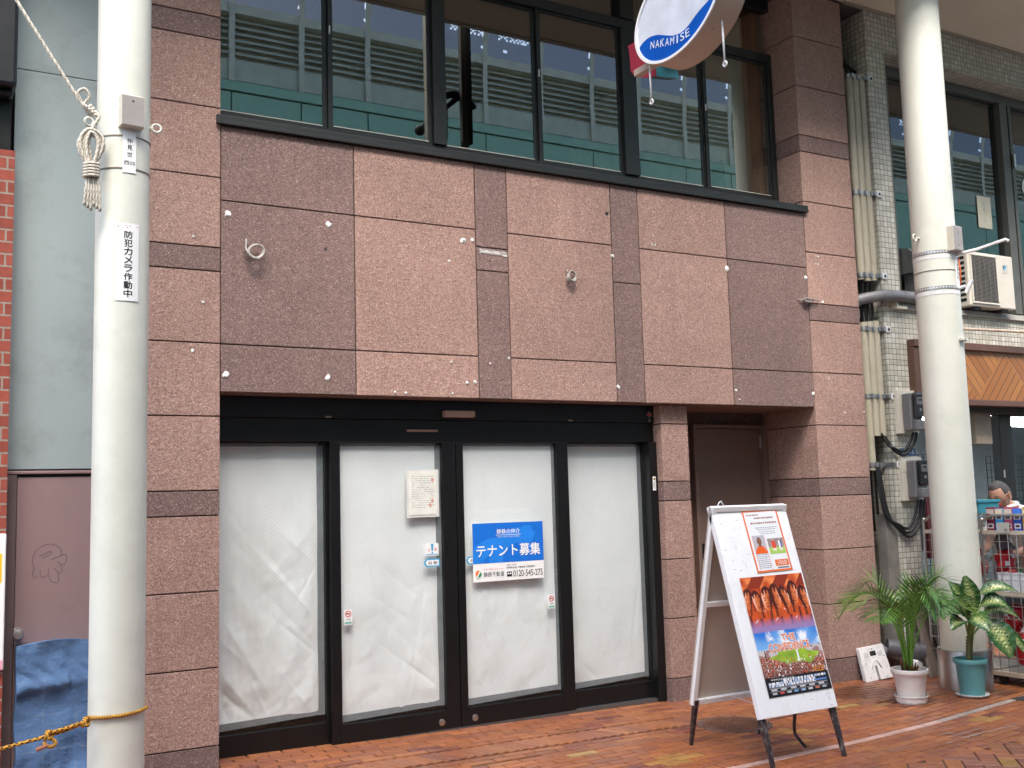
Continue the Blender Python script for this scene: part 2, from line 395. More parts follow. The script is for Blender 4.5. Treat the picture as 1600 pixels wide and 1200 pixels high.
# white adhesive blobs and scars left by the old sign
blobs = [(.046, 3.45, .02), (.725, 3.451, .02), (.035, 2.412, .022), (.706, 2.414, .02), (1.739, 3.442, .022), (1.813, 3.454, .014), (1.623, 3.281, .009), (1.62, 2.554, .008),
 (1.743, 2.412, .012), (1.805, 2.419, .013), (1.186, 2.329, .009), (1.267, 2.327, .010), (1.625, 2.331, .008), (1.934, 2.557, .008), (2.089, 2.601, .010), (3.049, 3.45, .018), (3.054, 2.417, .016),
 (4.217, 3.448, .024), (4.246, 2.425, .012), (5.12, 3.445, .017), (5.125, 2.421, .016), (5.285, 3.649, .007), (5.255, 3.649, .006), (5.279, 3.579, .007), (5.25, 3.58, .006), (3.453, 3.655, .007), (3.468, 3.577, .010), (3.44, 3.58, .008),
 (5.306, 3.241, .015), (5.498, 2.259, .010), (5.741, 2.269, .008), (-.171, 2.553, .012), (-.109, 2.864, .010), (-.171, 3.277, .008), (5.326, 2.556, .009), (1.74, 3.436, .014), (4.28, 2.35, .007)]
ADH = paint('white_adhesive', (.78, .77, .75), .6, 0, .05, 40)
for (x, z, r) in blobs:
    m = MB(); r *= 1.05; n = 9; ph = rnd.random()*6; rr = [r*rnd.uniform(.7, 1.25) for _ in range(n)]
    ring = [(x+rr[k]*math.cos(ph+2*math.pi*k/n), -.001, z+rr[k]*math.sin(ph+2*math.pi*k/n)) for k in range(n)]
    ring2 = [(x+(a[0]-x)*.6, -.009, z+(a[2]-z)*.6) for a in ring]
    m.add(ring+ring2, [(k, k+n, (k+1) % n+n, (k+1) % n) for k in range(n)]+[tuple(range(2*n-1, n-1, -1))])
    m.build('adhesive_blob', ADH, B, smooth='auto')
m = MB(); pts = [1.87+.235*k/12 for k in range(13)]
m.grid(lambda u, v: (1.868+.232*u, -.0035-.003*noise.noise((u*9, v*4, 1)), 3.362+.033*v-.006*u+.006*noise.noise((u*6, v*2, 5))), 16, 3, lambda u, v: (.55, .53, .50) if noise.noise((u*8, v*3, 2)) < .05 else (.3, .26, .24))
m.build('mortar_scar', CARD, B, smooth=True)
for x, z, r in ((3.009, 3.784, .016), (1.22, 3.56, .006), (1.7, 3.57, .006), (1.45, 3.56, .005), (1.95, 3.31, .007), (.70, 3.28, .010)):
    m = MB(); m.add([(x+r*math.cos(k*.6283), -.002, z+r*math.sin(k*.6283)) for k in range(10)], [tuple(range(9, -1, -1))]); m.build('drill_hole', INK, B)
# upper window band
m = MB(); m.box(-.03, 5.172, -.035, .30, 4.03, 4.058); m.box(-.03, 5.172, -.028, .32, 4.058, 4.093); m.build('window_sill', BRONZE, B, bevel=.004)
WF = MB()
WF.box(.002, 5.137, .285, .36, 4.093, 4.235); WF.box(.002, 5.137, .285, .36, 5.515, 5.60); WF.box(.002, .05, .285, .36, 4.235, 5.515); WF.box(5.085, 5.137, .285, .36, 4.235, 5.515)
WF.box(.002, 5.137, .285, .36, 6.02, 6.12)
for a, b in ((1.655, 1.76), (3.415, 3.556)):
    WF.box(a, b, .26, .36, 4.235, 5.515); WF.box(a, b, .26, .36, 5.60, 6.02)
WF.build('window_frame', BRONZE, B, bevel=.004)
for a, b in ((.05, .84), (.84, 1.655), (1.76, 2.60), (2.60, 3.415), (3.556, 4.32), (4.32, 5.085)):
    fr = MB(); i = (a in (.05, 1.76, 3.556)); yb = .30 if not i else .325
    wl = .022 if i else .034; wr = .034 if i else .03
    fr.box(a, a+wl, yb, yb+.024, 4.235, 5.515); fr.box(b-wr, b, yb, yb+.024, 4.235, 5.515); fr.box(a+wl, b-wr, yb, yb+.024, 4.235, 4.256); fr.box(a+wl, b-wr, yb, yb+.024, 5.49, 5.515)
    f = fr.build('window_sash', BRONZE, B, bevel=.003)
    p = MB().quad((a+.01, yb+.010, 4.24), (b-.01, yb+.010, 4.24), (b-.01, yb+.010, 5.51), (a+.01, yb+.010, 5.51)).build('window_pane', GLASSW, None); p.parent = f
    mtl = MB().box(a+wl+.002, b-wr-.002, yb-.003, yb, 4.256, 4.262).build('glazing_bead', IVORY, None); mtl.parent = f
    MB().quad((a+.01, .33, 5.595), (b-.01, .33, 5.595), (b-.01, .33, 6.03), (a+.01, .33, 6.03)).build('transom_pane', GLASSW, B)
    if not i:
        mt = MB().box(a+.006, a+.014, yb-.012, yb, 4.94, 5.0).build('catch', WHITE, None); mt.parent = f
# room behind the windows
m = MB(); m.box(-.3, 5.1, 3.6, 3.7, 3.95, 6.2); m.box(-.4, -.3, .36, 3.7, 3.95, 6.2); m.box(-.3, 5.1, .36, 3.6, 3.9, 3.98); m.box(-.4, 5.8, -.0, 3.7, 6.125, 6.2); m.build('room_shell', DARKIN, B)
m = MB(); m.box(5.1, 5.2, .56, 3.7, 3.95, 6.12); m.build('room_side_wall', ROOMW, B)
m = MB(); m.box(5.04, 5.1, .42, .58, 3.98, 6.12); m.build('window_jamb_trim', paint('orange_brown_wood', (.42, .17, .07), .5), B)
m = MB(); m.box(5.085, 5.10, .95, 1.12, 4.45, 4.80); m.build('wall_switch_plate', paint('room_plate', (.22, .17, .11), .5), B)
# doors
DY = .2
m = MB(); m.box(.0, 3.53, .19, .30, 2.16, 2.30); m.box(.0, 3.53, .205, .30, 2.005, 2.16); m.build('door_header', BLACK, B, bevel=.004)
MB().box(.0, .045, .23, .30, -.1, 2.005).build('door_jamb', BLACK, B, bevel=.004); MB().box(3.455, 3.53, .17, .30, -.1, 2.005).build('door_jamb', BLACK, B, bevel=.004)
m = MB(); m.box(.0, 3.53, .19, .32, -.1, gz(1.7)+.006); m.build('door_track', paint('track_steel', (.2, .2, .2), .4, .8), B)
def door(name, a, b, y, sl, sr, rail=.132):
    f = MB(); f.box(a, a+sl, y, y+.045, -.05, 2.005); f.box(b-sr, b, y, y+.045, -.05, 2.005); f.box(a+sl, b-sr, y, y+.045, -.05, rail); f.box(a+sl, b-sr, y, y+.045, 1.995, 2.005)
    f = f.build(name, BLACK, B, bevel=.004)
    p = MB().quad((a+sl-.004, y+.02, rail-.004), (b-sr+.004, y+.02, rail-.004), (b-sr+.004, y+.02, 2.0), (a+sl-.004, y+.02, 2.0)).build('glass_pane', GLASSD, None); p.parent = f
    return f
dA = door('fixed_door_panel', .0, .80, .25, .055, .03, .15); dD = door('fixed_door_panel', 2.66, 3.46, .25, .05, .012)
dB = door('sliding_door', .79, 1.735, DY, .072, .105); dC = door('sliding_door', 1.742, 2.70, DY, .058, .105)
for d, x in ((dB, 1.587), (dC, 1.847)):
    k = MB(); k.lathe([(.0, .0), (.024, .0), (.022, .008), (.010, .012), (0, .012)], 0, 0, 20)
    k.v = [(x+a, DY-c, .055+b) for a, b, c in k.v]; k = k.build('floor_lock', STEEL, None, smooth='auto'); k.parent = d
sn = MB().box(1.632, 1.872, .13, .19, 2.178, 2.225).build('door_sensor', paint('pinkish_beige_plastic', (.42, .27, .21), .4), B, bevel=.006)
MB().box(1.36, 1.60, .198, .205, 2.075, 2.090).build('header_label_or_reflection', paint('painted_reflection', (.3, .17, .12), .4), B)  # the soffit's reflection on the black header, painted as a pinkish strip
for x in (.776, 2.726): MB().box(x-.02, x+.02, .184, .19, 2.166, 2.176).build('header_label_or_reflection', paint('tiny_tag', (.34, .28, .2), .5), B)
# interior of shop behind the papered glass
m = MB(); m.box(-.1, 3.6, 1.6, 1.7, -.1, 2.4); m.box(-.1, -.05, .3, 1.6, -.1, 2.4); m.box(3.6, 3.65, .66, 1.6, -.1, 2.4); m.box(0, 3.6, .3, 1.6, 2.31, 2.4); m.box(-.1, 5.2, .74, .8, 2.3, 4.0); m.build('shop_interior', paint('shop_interior_wall', (.2, .21, .21), .8), B)
# side door niche
m = MB(); m.box(3.80, 5.141, .66, .70, 2.19, 2.30, (1., .75, 0)); m.build('niche_lintel', GR, B)
m = MB(); m.box(4.27, 4.31, .60, .69, -.1, 2.19); m.box(5.085, 5.136, .60, .69, -.1, 2.19); m.box(4.31, 5.085, .60, .69, 2.16, 2.19); m.build('side_door_frame', DOORB, B, bevel=.003)
m = MB(); m.box(4.313, 5.082, .65, .69, -.08, 2.157); sd = m.build('side_door', DOORB, B, bevel=.003)
m = MB(); m.box(4.34, 4.37, .635, .65, 1.02, 1.15); m.tube([(4.355, .65, 1.06), (4.355, .60, 1.06), (4.42, .595, 1.06)], .01, 8); h = m.build('door_handle', BLACK, None); h.parent = sd
m = MB(); m.tube([(5.083, .64, 1.98), (5.083, .64, 2.10)], .012, 8); h = m.build('hinge', STEEL, None); h.parent = sd
column(3.80, 4.27, .70, 'niche_wall', 2.296, .66)
MB().box(-.62, 5.765, .7, .74, -.1, 2.3).build('wall', JOINT, B)
# ------------------------------------------------------------ paper on the doors
PAPER = N('white_cover_paper'); PAPER.bump(PAPER.noise(5, 4, .5), .06, .03); PAPERM = PAPER.fin(PAPER.mix(PAPER.ramp(PAPER.noise(2.2, 4), (.35, 0.), (.7, 1.)), (.72, .735, .74), (.79, .80, .80)), .5)
TAPE = paint('grey_tape', (.20, .215, .225), .35, 0, .15, 14)
plab = ['large white paper sheet with deep creases taped inside the leftmost glass door panel', 'white paper sheet behind the sliding door that carries the handwritten notice', 'white paper sheet behind the sliding door that carries the blue tenant sign', 'white paper sheet inside the rightmost glass door panel, with no sticker on it']
for i, (a, b, y, z0, rot) in enumerate(((.057, .735, .292, .205, .012), (.862, 1.598, .242, .172, .02), (1.81, 2.578, .242, .172, .02), (2.712, 3.42, .292, .172, .02))):
    t = thing('paper_cover', plab[i], 'paper', ((a+b)/2, y, z0), 'paper sheets covering the glass doors')
    amp = (.046, .032, .030, .022)[i]; sd_ = i*13.7
    creases = [(rnd.uniform(a-.2, b), rnd.uniform(.0, 1.5), R((rnd.uniform(108, 140) if rnd.random() < .8 else rnd.uniform(40, 65)) if i == 0 else rnd.choice([rnd.uniform(80, 125), rnd.uniform(60, 100), rnd.uniform(120, 150)])), rnd.choice([.012, .02, .035, .06]), rnd.uniform(-.5, .5), rnd.uniform(.12, .5)) for _ in range((30, 20, 18, 14)[i])]
    def fn(u, v, a=a, b=b, y=y, z0=z0, amp=amp, cr=creases, sd_=sd_):
        x = a+(b-a)*u; z = z0+(1.985-z0)*v; z += (1-v)*(.03*u-.008+.014*noise.noise((u*5, sd_, 0))); x += .008*noise.noise((v*6, sd_, u > .5))*(1 if .5 < u else .3)
        d = .10*noise.noise((x*26+sd_, z*7, 1))+.10*noise.noise((x*16-z*9, z*16, sd_)); low = 0
        low = max(0., 1.15-v)
        for cx, cz, an, wd, s, ln in cr:
            e = (x-cx)*math.sin(an)-(z-cz)*math.cos(an); al = (x-cx)*math.cos(an)+(z-cz)*math.sin(an)
            d += s*(wd/.035)**.6*math.exp(-abs(e)/wd)*math.exp(-(al/ln)**2)
        d += .8*noise.noise((x*2.3+sd_, z*1.5-x*1.2, sd_))+.25*noise.noise((x*11, z*3, sd_))*noise.noise((x*2, z*2, sd_))+.35*noise.noise((x*7, z*4, sd_))
        edge = min(1, u*14, (1-u)*14, v*12+.3, (1-v)*6)
        return (x, y+amp*.62*d*low*edge, z)
    MBp = MB(); MBp.grid(fn, 90, 200); MBp.build('sheet', PAPERM, t, smooth=True)
    tp = MB(); tp.grid(lambda u, v: (b-.01+.05*u+.004*noise.noise((v*5, i, 0)), y-.004, z0-.01+(1.99-z0)*v), 2, 20)
    tp.grid(lambda u, v: (a-.01+(b-a+.05)*u, y-.0045+.002*v, z0-.035+.045*v+.03*u*(1-v)+.02*u*v), 20, 2)
    tp.grid(lambda u, v: (a+(b-a)*u, y-.004, 1.975+.022*v+.003*noise.noise((u*6, i, 3))), 20, 1)
    tp.build('tape', TAPE, t, smooth=True)

# ------------------------------------------------------------ signs on the doors (built flat, facing the street)
def panel(name, label, cat, x, z, w, h, y, m=WHITEP, thick=.003, group=None, rot=0):
    t = thing(name, label, cat, (x, y, z), group, (R(90), rot, 0))
    local(MB().box(-w/2, w/2, -h/2, h/2, -thick, 0), 'board', m, t); return t
def flat(t, name, poly, m, z=.001, parent=None): return local(MB().add([(x, y, z) for x, y in poly], [tuple(range(len(poly)))]), name, m, parent or t)
T = panel('tenant_sign', 'blue and white tenants wanted sign with phone number on the third glass door', 'sign', 2.155, 1.204, .594, .418, .206, group=None)
T.location.y = .196
flat(T, 'blue_field', [(-.297, -.079), (.297, -.079), (.297, .209), (-.297, .209)], BLUEP, .0008)
ov = paint('mid_blue_print', (.015, .21, .72), .4)
def clipd(cx, cy, r0, r1, a0, a1, zz, n=26):
    m = MB(); P = []
    for k in range(n+1):
        a = R(a0+(a1-a0)*k/n); P.append([(max(-.297, min(.297, cx+r*math.cos(a))), max(-.079, min(.209, cy+r*math.sin(a))), zz) for r in (r0, r1)])
    for p, q in zip(P, P[1:]): m.add([p[0], p[1], q[1], q[0]], [(0, 1, 2, 3)])
    return m
local(clipd(.10, -.10, .16, .27, 60, 200, .0010), 'swoosh', ov, T); local(clipd(-.12, -.14, .12, .24, 60, 180, .0012), 'swoosh', ov, T); local(clipd(.16, .10, .04, .085, 60, 300, .0014), 'swoosh', ov, T)
text('headline', 'テナント募集', T, 0, .010, .535, .088, WHITEP, .0016, .022)
text('company_line', '静鉄の仲介', T, 0, .146, .195, .034, WHITEP, .0016, .012); local(MB().box(-.105, .105, .119, .122, .0012, .0016), 'rule_line', WHITEP, T)
text('tagline', 'BEST LIFE CREATION', T, 0, .107, .18, .010, PALE, .0016)
text('company_name', '静鉄不動産', T, -.128, -.158, .170, .035, GREYTXT, .0016, .010)
text('small_print', '住みよい暮らしのパートナー', T, -.128, -.121, .165, .012, REDP, .0016)
text('small_print', 'お問い合わせ', T, .02, -.098, .085, .013, INK, .0016); text('small_print', '静岡鉄道(株) 不動産部 沼津営業所', T, .098, -.119, .24, .015, INK, .0016, .006)
text('phone_number', '0120-545-275', T, .158, -.163, .25, .046, INK, .0016, .006)
local(MB().box(-.02, .022, -.183, -.147, .0008, .0014), 'freephone_mark', INK, T)
for q in (-1, 1): local(MB().add(disc(.001+q*.009, -.161, .0018, .007, 14), [tuple(range(14))]), 'freephone_mark', WHITEP, T)
local(MB().add([(-.257+.022*math.cos(R(a)), -.150+.024*math.sin(R(a)), .0014) for a in range(60, 250, 10)], [tuple(range(19))]), 'logo', ORANGE, T)
local(MB().add([(-.250+.020*math.cos(R(a)), -.154+.022*math.sin(R(a)), .0016) for a in range(-115, 70, 10)], [tuple(range(19))]), 'logo', GREENP, T)
local(MB().tube([(-.266, -.168, .0018), (-.255, -.152, .0018), (-.240, -.138, .0018)], .003, 5), 'logo', WHITEP, T)
text('logo_caption', '静てつ', T, -.256, -.184, .034, .010, INK, .0016)
NT = panel('paper_notice', 'cream typed notice sheet taped high on the second glass door', 'notice', 1.474, 1.643, .215, .305, .206, paint('cream_paper', (.68, .68, .62), .55)); NT.location.y = .198
local(MB().box(-.125, .125, -.17, .165, -.0042, -.003), 'clear_sleeve', paint('clear_sleeve', (.6, .6, .57), .3), NT)
m = MB()
for k in range(15):
    y = .115-k*.0155; x = -.085
    while x < .08:
        w = rnd.uniform(.006, .03)
        if rnd.random() < .8: m.box(x, min(.088, x+w), y, y+.004, .0005, .0009)
        x += w+rnd.uniform(.003, .010)
local(m, 'typed_lines', paint('faded_ink', (.34, .34, .34), .5), NT)
m = MB()
for x, y in ((.075, .09), (.072, -.055), (.055, -.085)): m.add(disc(x, y, .0012, .011, 12), [tuple(range(12))])
local(m, 'red_seal', paint('faded_red', (.6, .25, .2), .5), NT)
def nosmoke(x, z, lab):
    t = panel('no_smoking_sticker', lab, 'sticker', x, z, .056, .10, .199, group='no smoking stickers on the sliding doors')
    m = MB(); ring = [(0+.019*math.cos(k*.2618), .022+.019*math.sin(k*.2618), .001) for k in range(24)]
    m.tube(ring, .0028, 6, closed=True); m.box(-.014, .014, .0205, .0235, .0005, .002, M=Matrix.Translation((0, .022, 0)) @ Matrix.Rotation(R(-45), 4, 'Z') @ Matrix.Translation((0, -.022, 0)))
    local(m, 'red_circle', REDP, t); local(MB().box(-.012, .012, .019, .025, .0003, .0012), 'cigarette', INK, t)
    local(MB().box(-.024, .024, -.043, -.030, .0003, .001), 'green_strip', paint('sea_green_print', (.15, .42, .33), .5), t); text('caption', '禁煙', t, 0, -.016, .03, .012, INK)
nosmoke(.907, .826, 'no smoking sticker low on the second door, below the handwritten notice'); nosmoke(2.512, .815, 'no smoking sticker right of and below the blue tenant sign')
WS = panel('warning_sticker', 'blue exclamation mark sticker right above the arrow sticker on the second door', 'sticker', 1.538, 1.245, .10, .085, .199)
flat(WS, 'exclamation_mark', [(-.006, -.01), (.006, -.01), (.011, .04), (-.011, .04)], CYAN); local(MB().add(disc(0, -.022, .001, .007, 12), [tuple(range(12))]), 'exclamation_mark', CYAN, WS)
text('caption', '注', WS, -.026, .0, .020, .022, REDP); text('caption', '意', WS, .026, .0, .020, .022, REDP); local(MB().box(-.045, .045, -.036, -.031, .0003, .001), 'base_line', CYAN, WS)
def arrowst(x, lab):
    t = thing('arrow_sticker', lab, 'sticker', (x, .197, 1.153), 'blue automatic door arrow stickers', (R(90), 0, 0))
    pl = [(-.066, 0), (-.045, .028), (.058, .028), (.058, -.028), (-.045, -.028)]; local(MB().prism(pl, Matrix.Identity(4), .002), 'arrow_plate', CYAN, t)
    pi = [(-.052, 0), (-.038, .019), (.050, .019), (.050, -.019), (-.038, -.019)]; flat(t, 'white_field', pi, WHITEP, .0006); text('caption', '自 動', t, .006, 0, .07, .022, INK)
arrowst(1.535, 'blue bordered left-pointing arrow sticker on the second door'); arrowst(1.868, 'blue arrow sticker on the third door, mostly hidden behind the tenant sign')
t = panel('security_label', 'small white security label high on the black right door jamb', 'label', 3.492, 1.675, .03, .11, .168)
local(MB().add(disc(0, .035, .001, .010, 12), [tuple(range(12))]), 'gold_emblem', paint('gold_print', (.35, .22, .03), .4), t)
for k in range(4): local(MB().box(-.008, .008, -.040+k*.015, -.034+k*.015, .0004, .001), 'grey_text', GREYTXT, t)
t = thing('alarm_sensor', 'small diamond shaped red and white alarm emblem at the right end of the door header', 'sensor', (3.484, .188, 2.225), None, FRONT)
local(MB().prism([(0, .035), (-.028, 0), (0, -.03), (.028, 0)], Matrix.Translation((0, 0, .002)), .002), 'emblem', METER, t); local(MB().box(-.022, .022, -.004, .008, .0025, .004), 'red_band', REDP, t)
local(MB().add(disc(0, -.045, .002, .014, 12), [tuple(range(12))]), 'round_mark', METER, t)
# ------------------------------------------------------------ loose cable coils on the fascia
CABM = paint('grey_cable', (.34, .32, .29), .5)
def coil(name, lab, x, z, kind):
    m = MB()
    if kind == 0:
        p = spline([(x-.035, .002, z+.085), (x-.04, -.02, z+.06), (x-.045, -.03, z+.02), (x-.03, -.05, z-.02), (x+.01, -.06, z-.045), (x+.05, -.055, z-.02), (x+.06, -.05, z+.02), (x+.03, -.045, z+.045), (x-.01, -.04, z+.035), (x-.035, -.04, z), (x-.02, -.05, z-.035), (x+.02, -.06, z-.05), (x+.055, -.055, z-.015)])
        m.tube(p, .0065, 8); m.tube([Vector(v)+Vector((.003, -.012, -.004)) for v in p[30:]], .006, 8)
        m.build(name, CABM, tagE(name, lab, (x, 0, z)), smooth=True)
        return
    loops = []
    if kind == 1:
        for k in range(70):
            a = k*.36; r = .034+.006*math.sin(k*.7); loops.append((x+r*math.cos(a), -.025-.0008*k*.6, z+r*math.sin(a)+.004*math.sin(k)))
        p = [(x-.025, .002, z+.055), (x-.03, -.02, z+.05), (x-.02, -.02, z+.035)]+loops
    else:
        for k in range(70):
            a = k*.38; loops.append((x+.060*math.cos(a)+.01*math.sin(k*.3), -.03+.02*math.sin(a*1.1), z+.017*math.sin(a)))
        p = [(x-.10, .0, z+.01), (x-.08, -.02, z+.003)]+loops+[(x+.09, -.03, z+.01), (x+.15, -.02, z+.012)]
    m.tube(p, .0052, 6); m.build(name, CABM, tagE(name, lab, (x, 0, z)), smooth=True)
def tagE(name, lab, loc):
    return thing('cable_coil', lab, 'cable', loc, 'loose cable coils hanging from the granite fascia')
coil('cable', 'open loop of grey cable on the dark granite panel at the fascia left end', .20, 3.21, 0)
coil('cable', 'small tight ring of grey cable on a light granite panel mid fascia', 2.635, 3.245, 1)
coil('cable', 'tangled grey cable bundle at the right edge of the fascia beside the column', 5.10, 3.235, 2)
# ------------------------------------------------------------ anchor ornament under the canopy edge, mirrored in the window
AN = thing('anchor', 'black iron anchor with chain on a post, seen mirrored in the second window', 'anchor', (2.94, -1.6, 6.1))
AM = paint('black_iron', (.010, .010, .010), .55); AY = -1.6
def sc(x, z): return (x, AY, z)
m = MB(); m.tube([sc(2.452, 5.098), sc(2.514, 5.178), sc(2.90, 5.52)], [.020, .022, .028], 10); m.build('shank', AM, AN, smooth=True)
b = bmesh.new(); bmesh.ops.create_uvsphere(b, u_segments=16, v_segments=10, radius=.05, matrix=Matrix.Translation(sc(2.452, 5.10))); me = bpy.data.meshes.new('ring_ball'); b.to_mesh(me); b.free(); me.materials.append(AM)
ob = bpy.data.objects.new('ring_ball', me); COL.objects.link(ob); ob.parent = AN; ob.matrix_parent_inverse = Matrix.Translation(-Vector(AN.location))
m = MB(); m.tube(spline([sc(2.60, 5.40), sc(2.72, 5.495), sc(2.846, 5.545), sc(2.96, 5.525), sc(3.03, 5.46), sc(3.045, 5.42)]), [.016]*6+[.040]*14+[.050]*14+[.052]*7, 10); m.build('arms', AM, AN, smooth=True)
m = MB(); m.tube(spline([sc(3.0, 5.50), sc(2.985, 5.40), sc(2.965, 5.22), sc(2.96, 5.03)]), .040, 10); m.build('crown_stem', AM, AN, smooth=True)
m = MB()
for k in range(9):
    c = (2.779, AY-.02, 5.375-k*.034); pts = [(c[0]+(.010*math.cos(a) if k % 2 else 0), c[1]+(0 if k % 2 else .010*math.cos(a)), c[2]+.022*math.sin(a)) for a in [j*.785 for j in range(8)]]
    m.tube(pts, .0045, 5, closed=True)
m.build('chain', AM, AN, smooth=True)
MB().box(2.885, 2.945, AY+.045, AY+.105, 5.03, 6.60).build('post', paint('brown_grey_post', (.10, .085, .07), .6), AN, bevel=.004); MB().box(2.945, 2.995, AY+.045, AY+.105, 5.03, 6.60).build('post', AM, AN)
MB().box(2.90, 2.98, AY+.105, -1.34, 6.30, 6.38).build('post_bracket', AM, AN)
#--PART2--
# ------------------------------------------------------------ arcade poles
class Pole:
    def __init__(s, cx, cy, r): s.cx, s.cy, s.r = cx, cy, r; s.ph = math.atan2(-6.590-cy, -1.679-cx)
    def pt(s, f, z, d=0.):      # f: -1..1 across the pole as seen from the street side
        a = s.ph+math.asin(max(-1, min(1, f))); return Vector((s.cx+(s.r+d)*math.cos(a), s.cy+(s.r+d)*math.sin(a), z))
    def wrap(s, f0, z0, d): 
        a0 = s.ph+math.asin(f0)
        def w(u, v, z): a = a0+u/s.r; rr = s.r+d+z; return (s.cx+rr*math.cos(a), s.cy+rr*math.sin(a), z0+v)
        return w
    def frame(s, f, z, d=0.):   # matrix with local Z pointing outward, local Y up
        a = s.ph+math.asin(f); n = Vector((math.cos(a), math.sin(a), 0)); u = Vector((-n.y, n.x, 0))
        return Matrix.Translation(s.pt(f, z, d)) @ Matrix((u, Vector((0, 0, 1)), n)).transposed().to_4x4()
    def band(s, z, h, d, n=40, gap=None): return [(s.r, z), (s.r+d, z), (s.r+d, z+h), (s.r, z+h)]
PL = Pole(-.742, -.90, .134); PR = Pole(5.875, -.757, .178)
def pole(P, label, cuff):
    t = thing('arcade_pole', label, 'pole', (P.cx, P.cy, gz(P.cx)), 'cream arcade poles')
    MB().lathe([(P.r, -.4), (P.r, 2.2), (P.r, 4.2), (P.r, 8.2)], P.cx, P.cy, 64).build('shaft', CREAM, t, smooth='auto')
    if cuff: MB().lathe([(P.r+.030, -.1), (P.r+.030, .255), (P.r+.026, .262), (P.r+.002, .262)], P.cx, P.cy, 64, cap=False).build('steel_cuff', STEEL, t, smooth='auto')
    return t
tl = pole(PL, 'cream arcade pole on the left with a vertical black lettered notice and a rope coil', False)
tr = pole(PR, 'cream arcade pole on the right standing in a stainless steel cuff', True)
def eye(P, f, z, out, name, parent, r=.022):
    F = P.frame(f, z); m = MB(); m.tube([F @ Vector((0, 0, -.01)), F @ Vector((0, 0, out))], .008, 8)
    ring = [F @ Vector((r*math.cos(a)*.3, r*math.sin(a), out+r+r*math.cos(a))) for a in [k*.3927 for k in range(16)]]
    m.tube(ring, .0065, 8, closed=True); m.build(name, CREAM, parent, smooth=True)
eye(PL, .98, 3.60, .012, 'eye_bolt', tl); eye(PL, -.97, 3.60, .02, 'eye_bolt', tl); eye(PR, -.62, 3.68, .03, 'eye_bolt', tr, .03)
def bands(P, zs, parent, m=STEEL, h=.010, perf=False):
    for z in zs:
        b = MB(); b.lathe(P.band(z, h, .003), P.cx, P.cy, 64, cap=False); o = b.build('strap', m, parent, smooth='auto')
        if perf:
            hl_ = MB()
            for k in range(-11, 12):
                f = math.sin(k*.135); F = P.frame(f, z+h/2, .0038); hl_.add([F @ Vector(p) for p in disc(0, 0, 0, .0062, 10)], [tuple(range(10))])
            hl_.build('strap_holes', WHITEP, parent)
            c = MB(); c.lathe(P.band(z-.042, .030, .0022), P.cx, P.cy, 64, cap=False); c.build('strap_lining', WHITE, parent, smooth='auto')
bands(PL, (3.508, 3.335), tl, paint('rusty_wire', (.2, .16, .12), .5, .7), .007)
bands(PR, (3.53, 3.225), tr, ZINC, .028, True); bands(PR, (3.385,), tr, paint('thin_wire', (.15, .13, .11), .5, .6), .006)
def box_on(P, f, z, w, h, d, name, label, cat, m, screws=((0, .05),), grp=None):
    F = P.frame(f, z, -.012); t = thing(name, label, cat, F.translation, grp, F.to_euler())
    local(MB().box(-w/2, w/2, -h/2, h/2, 0, d), 'case', IVORY, t, bevel=.003); local(MB().box(-w/2+.004, w/2-.004, -h/2+.004, h/2-.004, d, d+.003), 'lid', m, t)
    for x, y in screws: local(MB().add(disc(x, y, d+.0035, .006, 10), [tuple(range(10))]), 'screw', INK, t)
    return t
GREYLID = paint('grey_lid', (.30, .275, .26), .45)
box_on(PL, .25, 3.635, .118, .165, .055, 'junction_box', 'grey junction box strapped high on the left pole', 'junction box', GREYLID)
box_on(PR, .84, 3.65, .13, .21, .06, 'junction_box', 'grey junction box on the right pole above the perforated strap', 'junction box', GREYLID, ((0, .05), (0, -.06)))
def plate_on(P, f, z, w, h, name, label, cat, lines, d=.004, m=WHITEP):
    p0 = P.pt(f, z); t = thing(name, label, cat, p0); wr = P.wrap(f, z, d)
    k = MB(); k.grid(lambda u, v: wr((u-.5)*w, (v-.5)*h, 0), 8, 1); k.grid(lambda u, v: wr((.5-u)*w, (v-.5)*h, -.002), 8, 1); k.build('plate', m, t, smooth=True)
    for s, u, v, tw, th, mm, bold in lines:
        o = text('lettering', s, t, u, v, tw, th, mm, .0008, bold, wrap=wr); o.matrix_parent_inverse = Matrix.Translation(-p0)
    return t, wr, p0
plate_on(PL, .22, 3.425, .066, .22, 'pole_number_plate', 'white plate with small black characters strapped under the junction box on the left pole', 'plate',
         [(c, 0, .060-.036*i, .026, .028, INK, .012) for i, c in enumerate('仲見世')]+[('西05', 0, -.058, .056, .022, INK, .008)])
t, wr, p0 = plate_on(PL, .20, 2.845, .112, .405, 'security_camera_notice', 'tall white sticker with bold vertical black lettering on the left pole', 'sticker',
         [(c, .002, .142-.0438*i, .040, .038, INK, .03) for i, c in enumerate('防犯カメラ作動中')])
for (a, b, mm) in ((-.05, -.006, REDP), (.006, .05, REDP), (-.05, .0, paint('navy_print', (.04, .05, .2), .4))):
    zz = .186 if mm is REDP else .178
    MB().add([wr(a, zz, .001), wr(b, zz, .001), wr(b, zz+.004, .001), wr(a, zz+.004, .001)], [(0, 1, 2, 3)]).build('heading_line', mm, t)
plate_on(PR, .93, 3.36, .07, .24, 'pole_number_plate', 'white number plate between the two perforated straps of the right pole', 'plate',
         [(c, 0, .075-.036*i, .03, .028, GREYTXT, .01) for i, c in enumerate('仲見世西')])
m = MB(); F = PR.frame(.97, 3.53)
m.tube([F @ Vector((0, 0, 0)), F @ Vector((.02, .02, .16)), F @ Vector((.04, .07, .38)), F @ Vector((.035, .05, .40))], .014, 6)
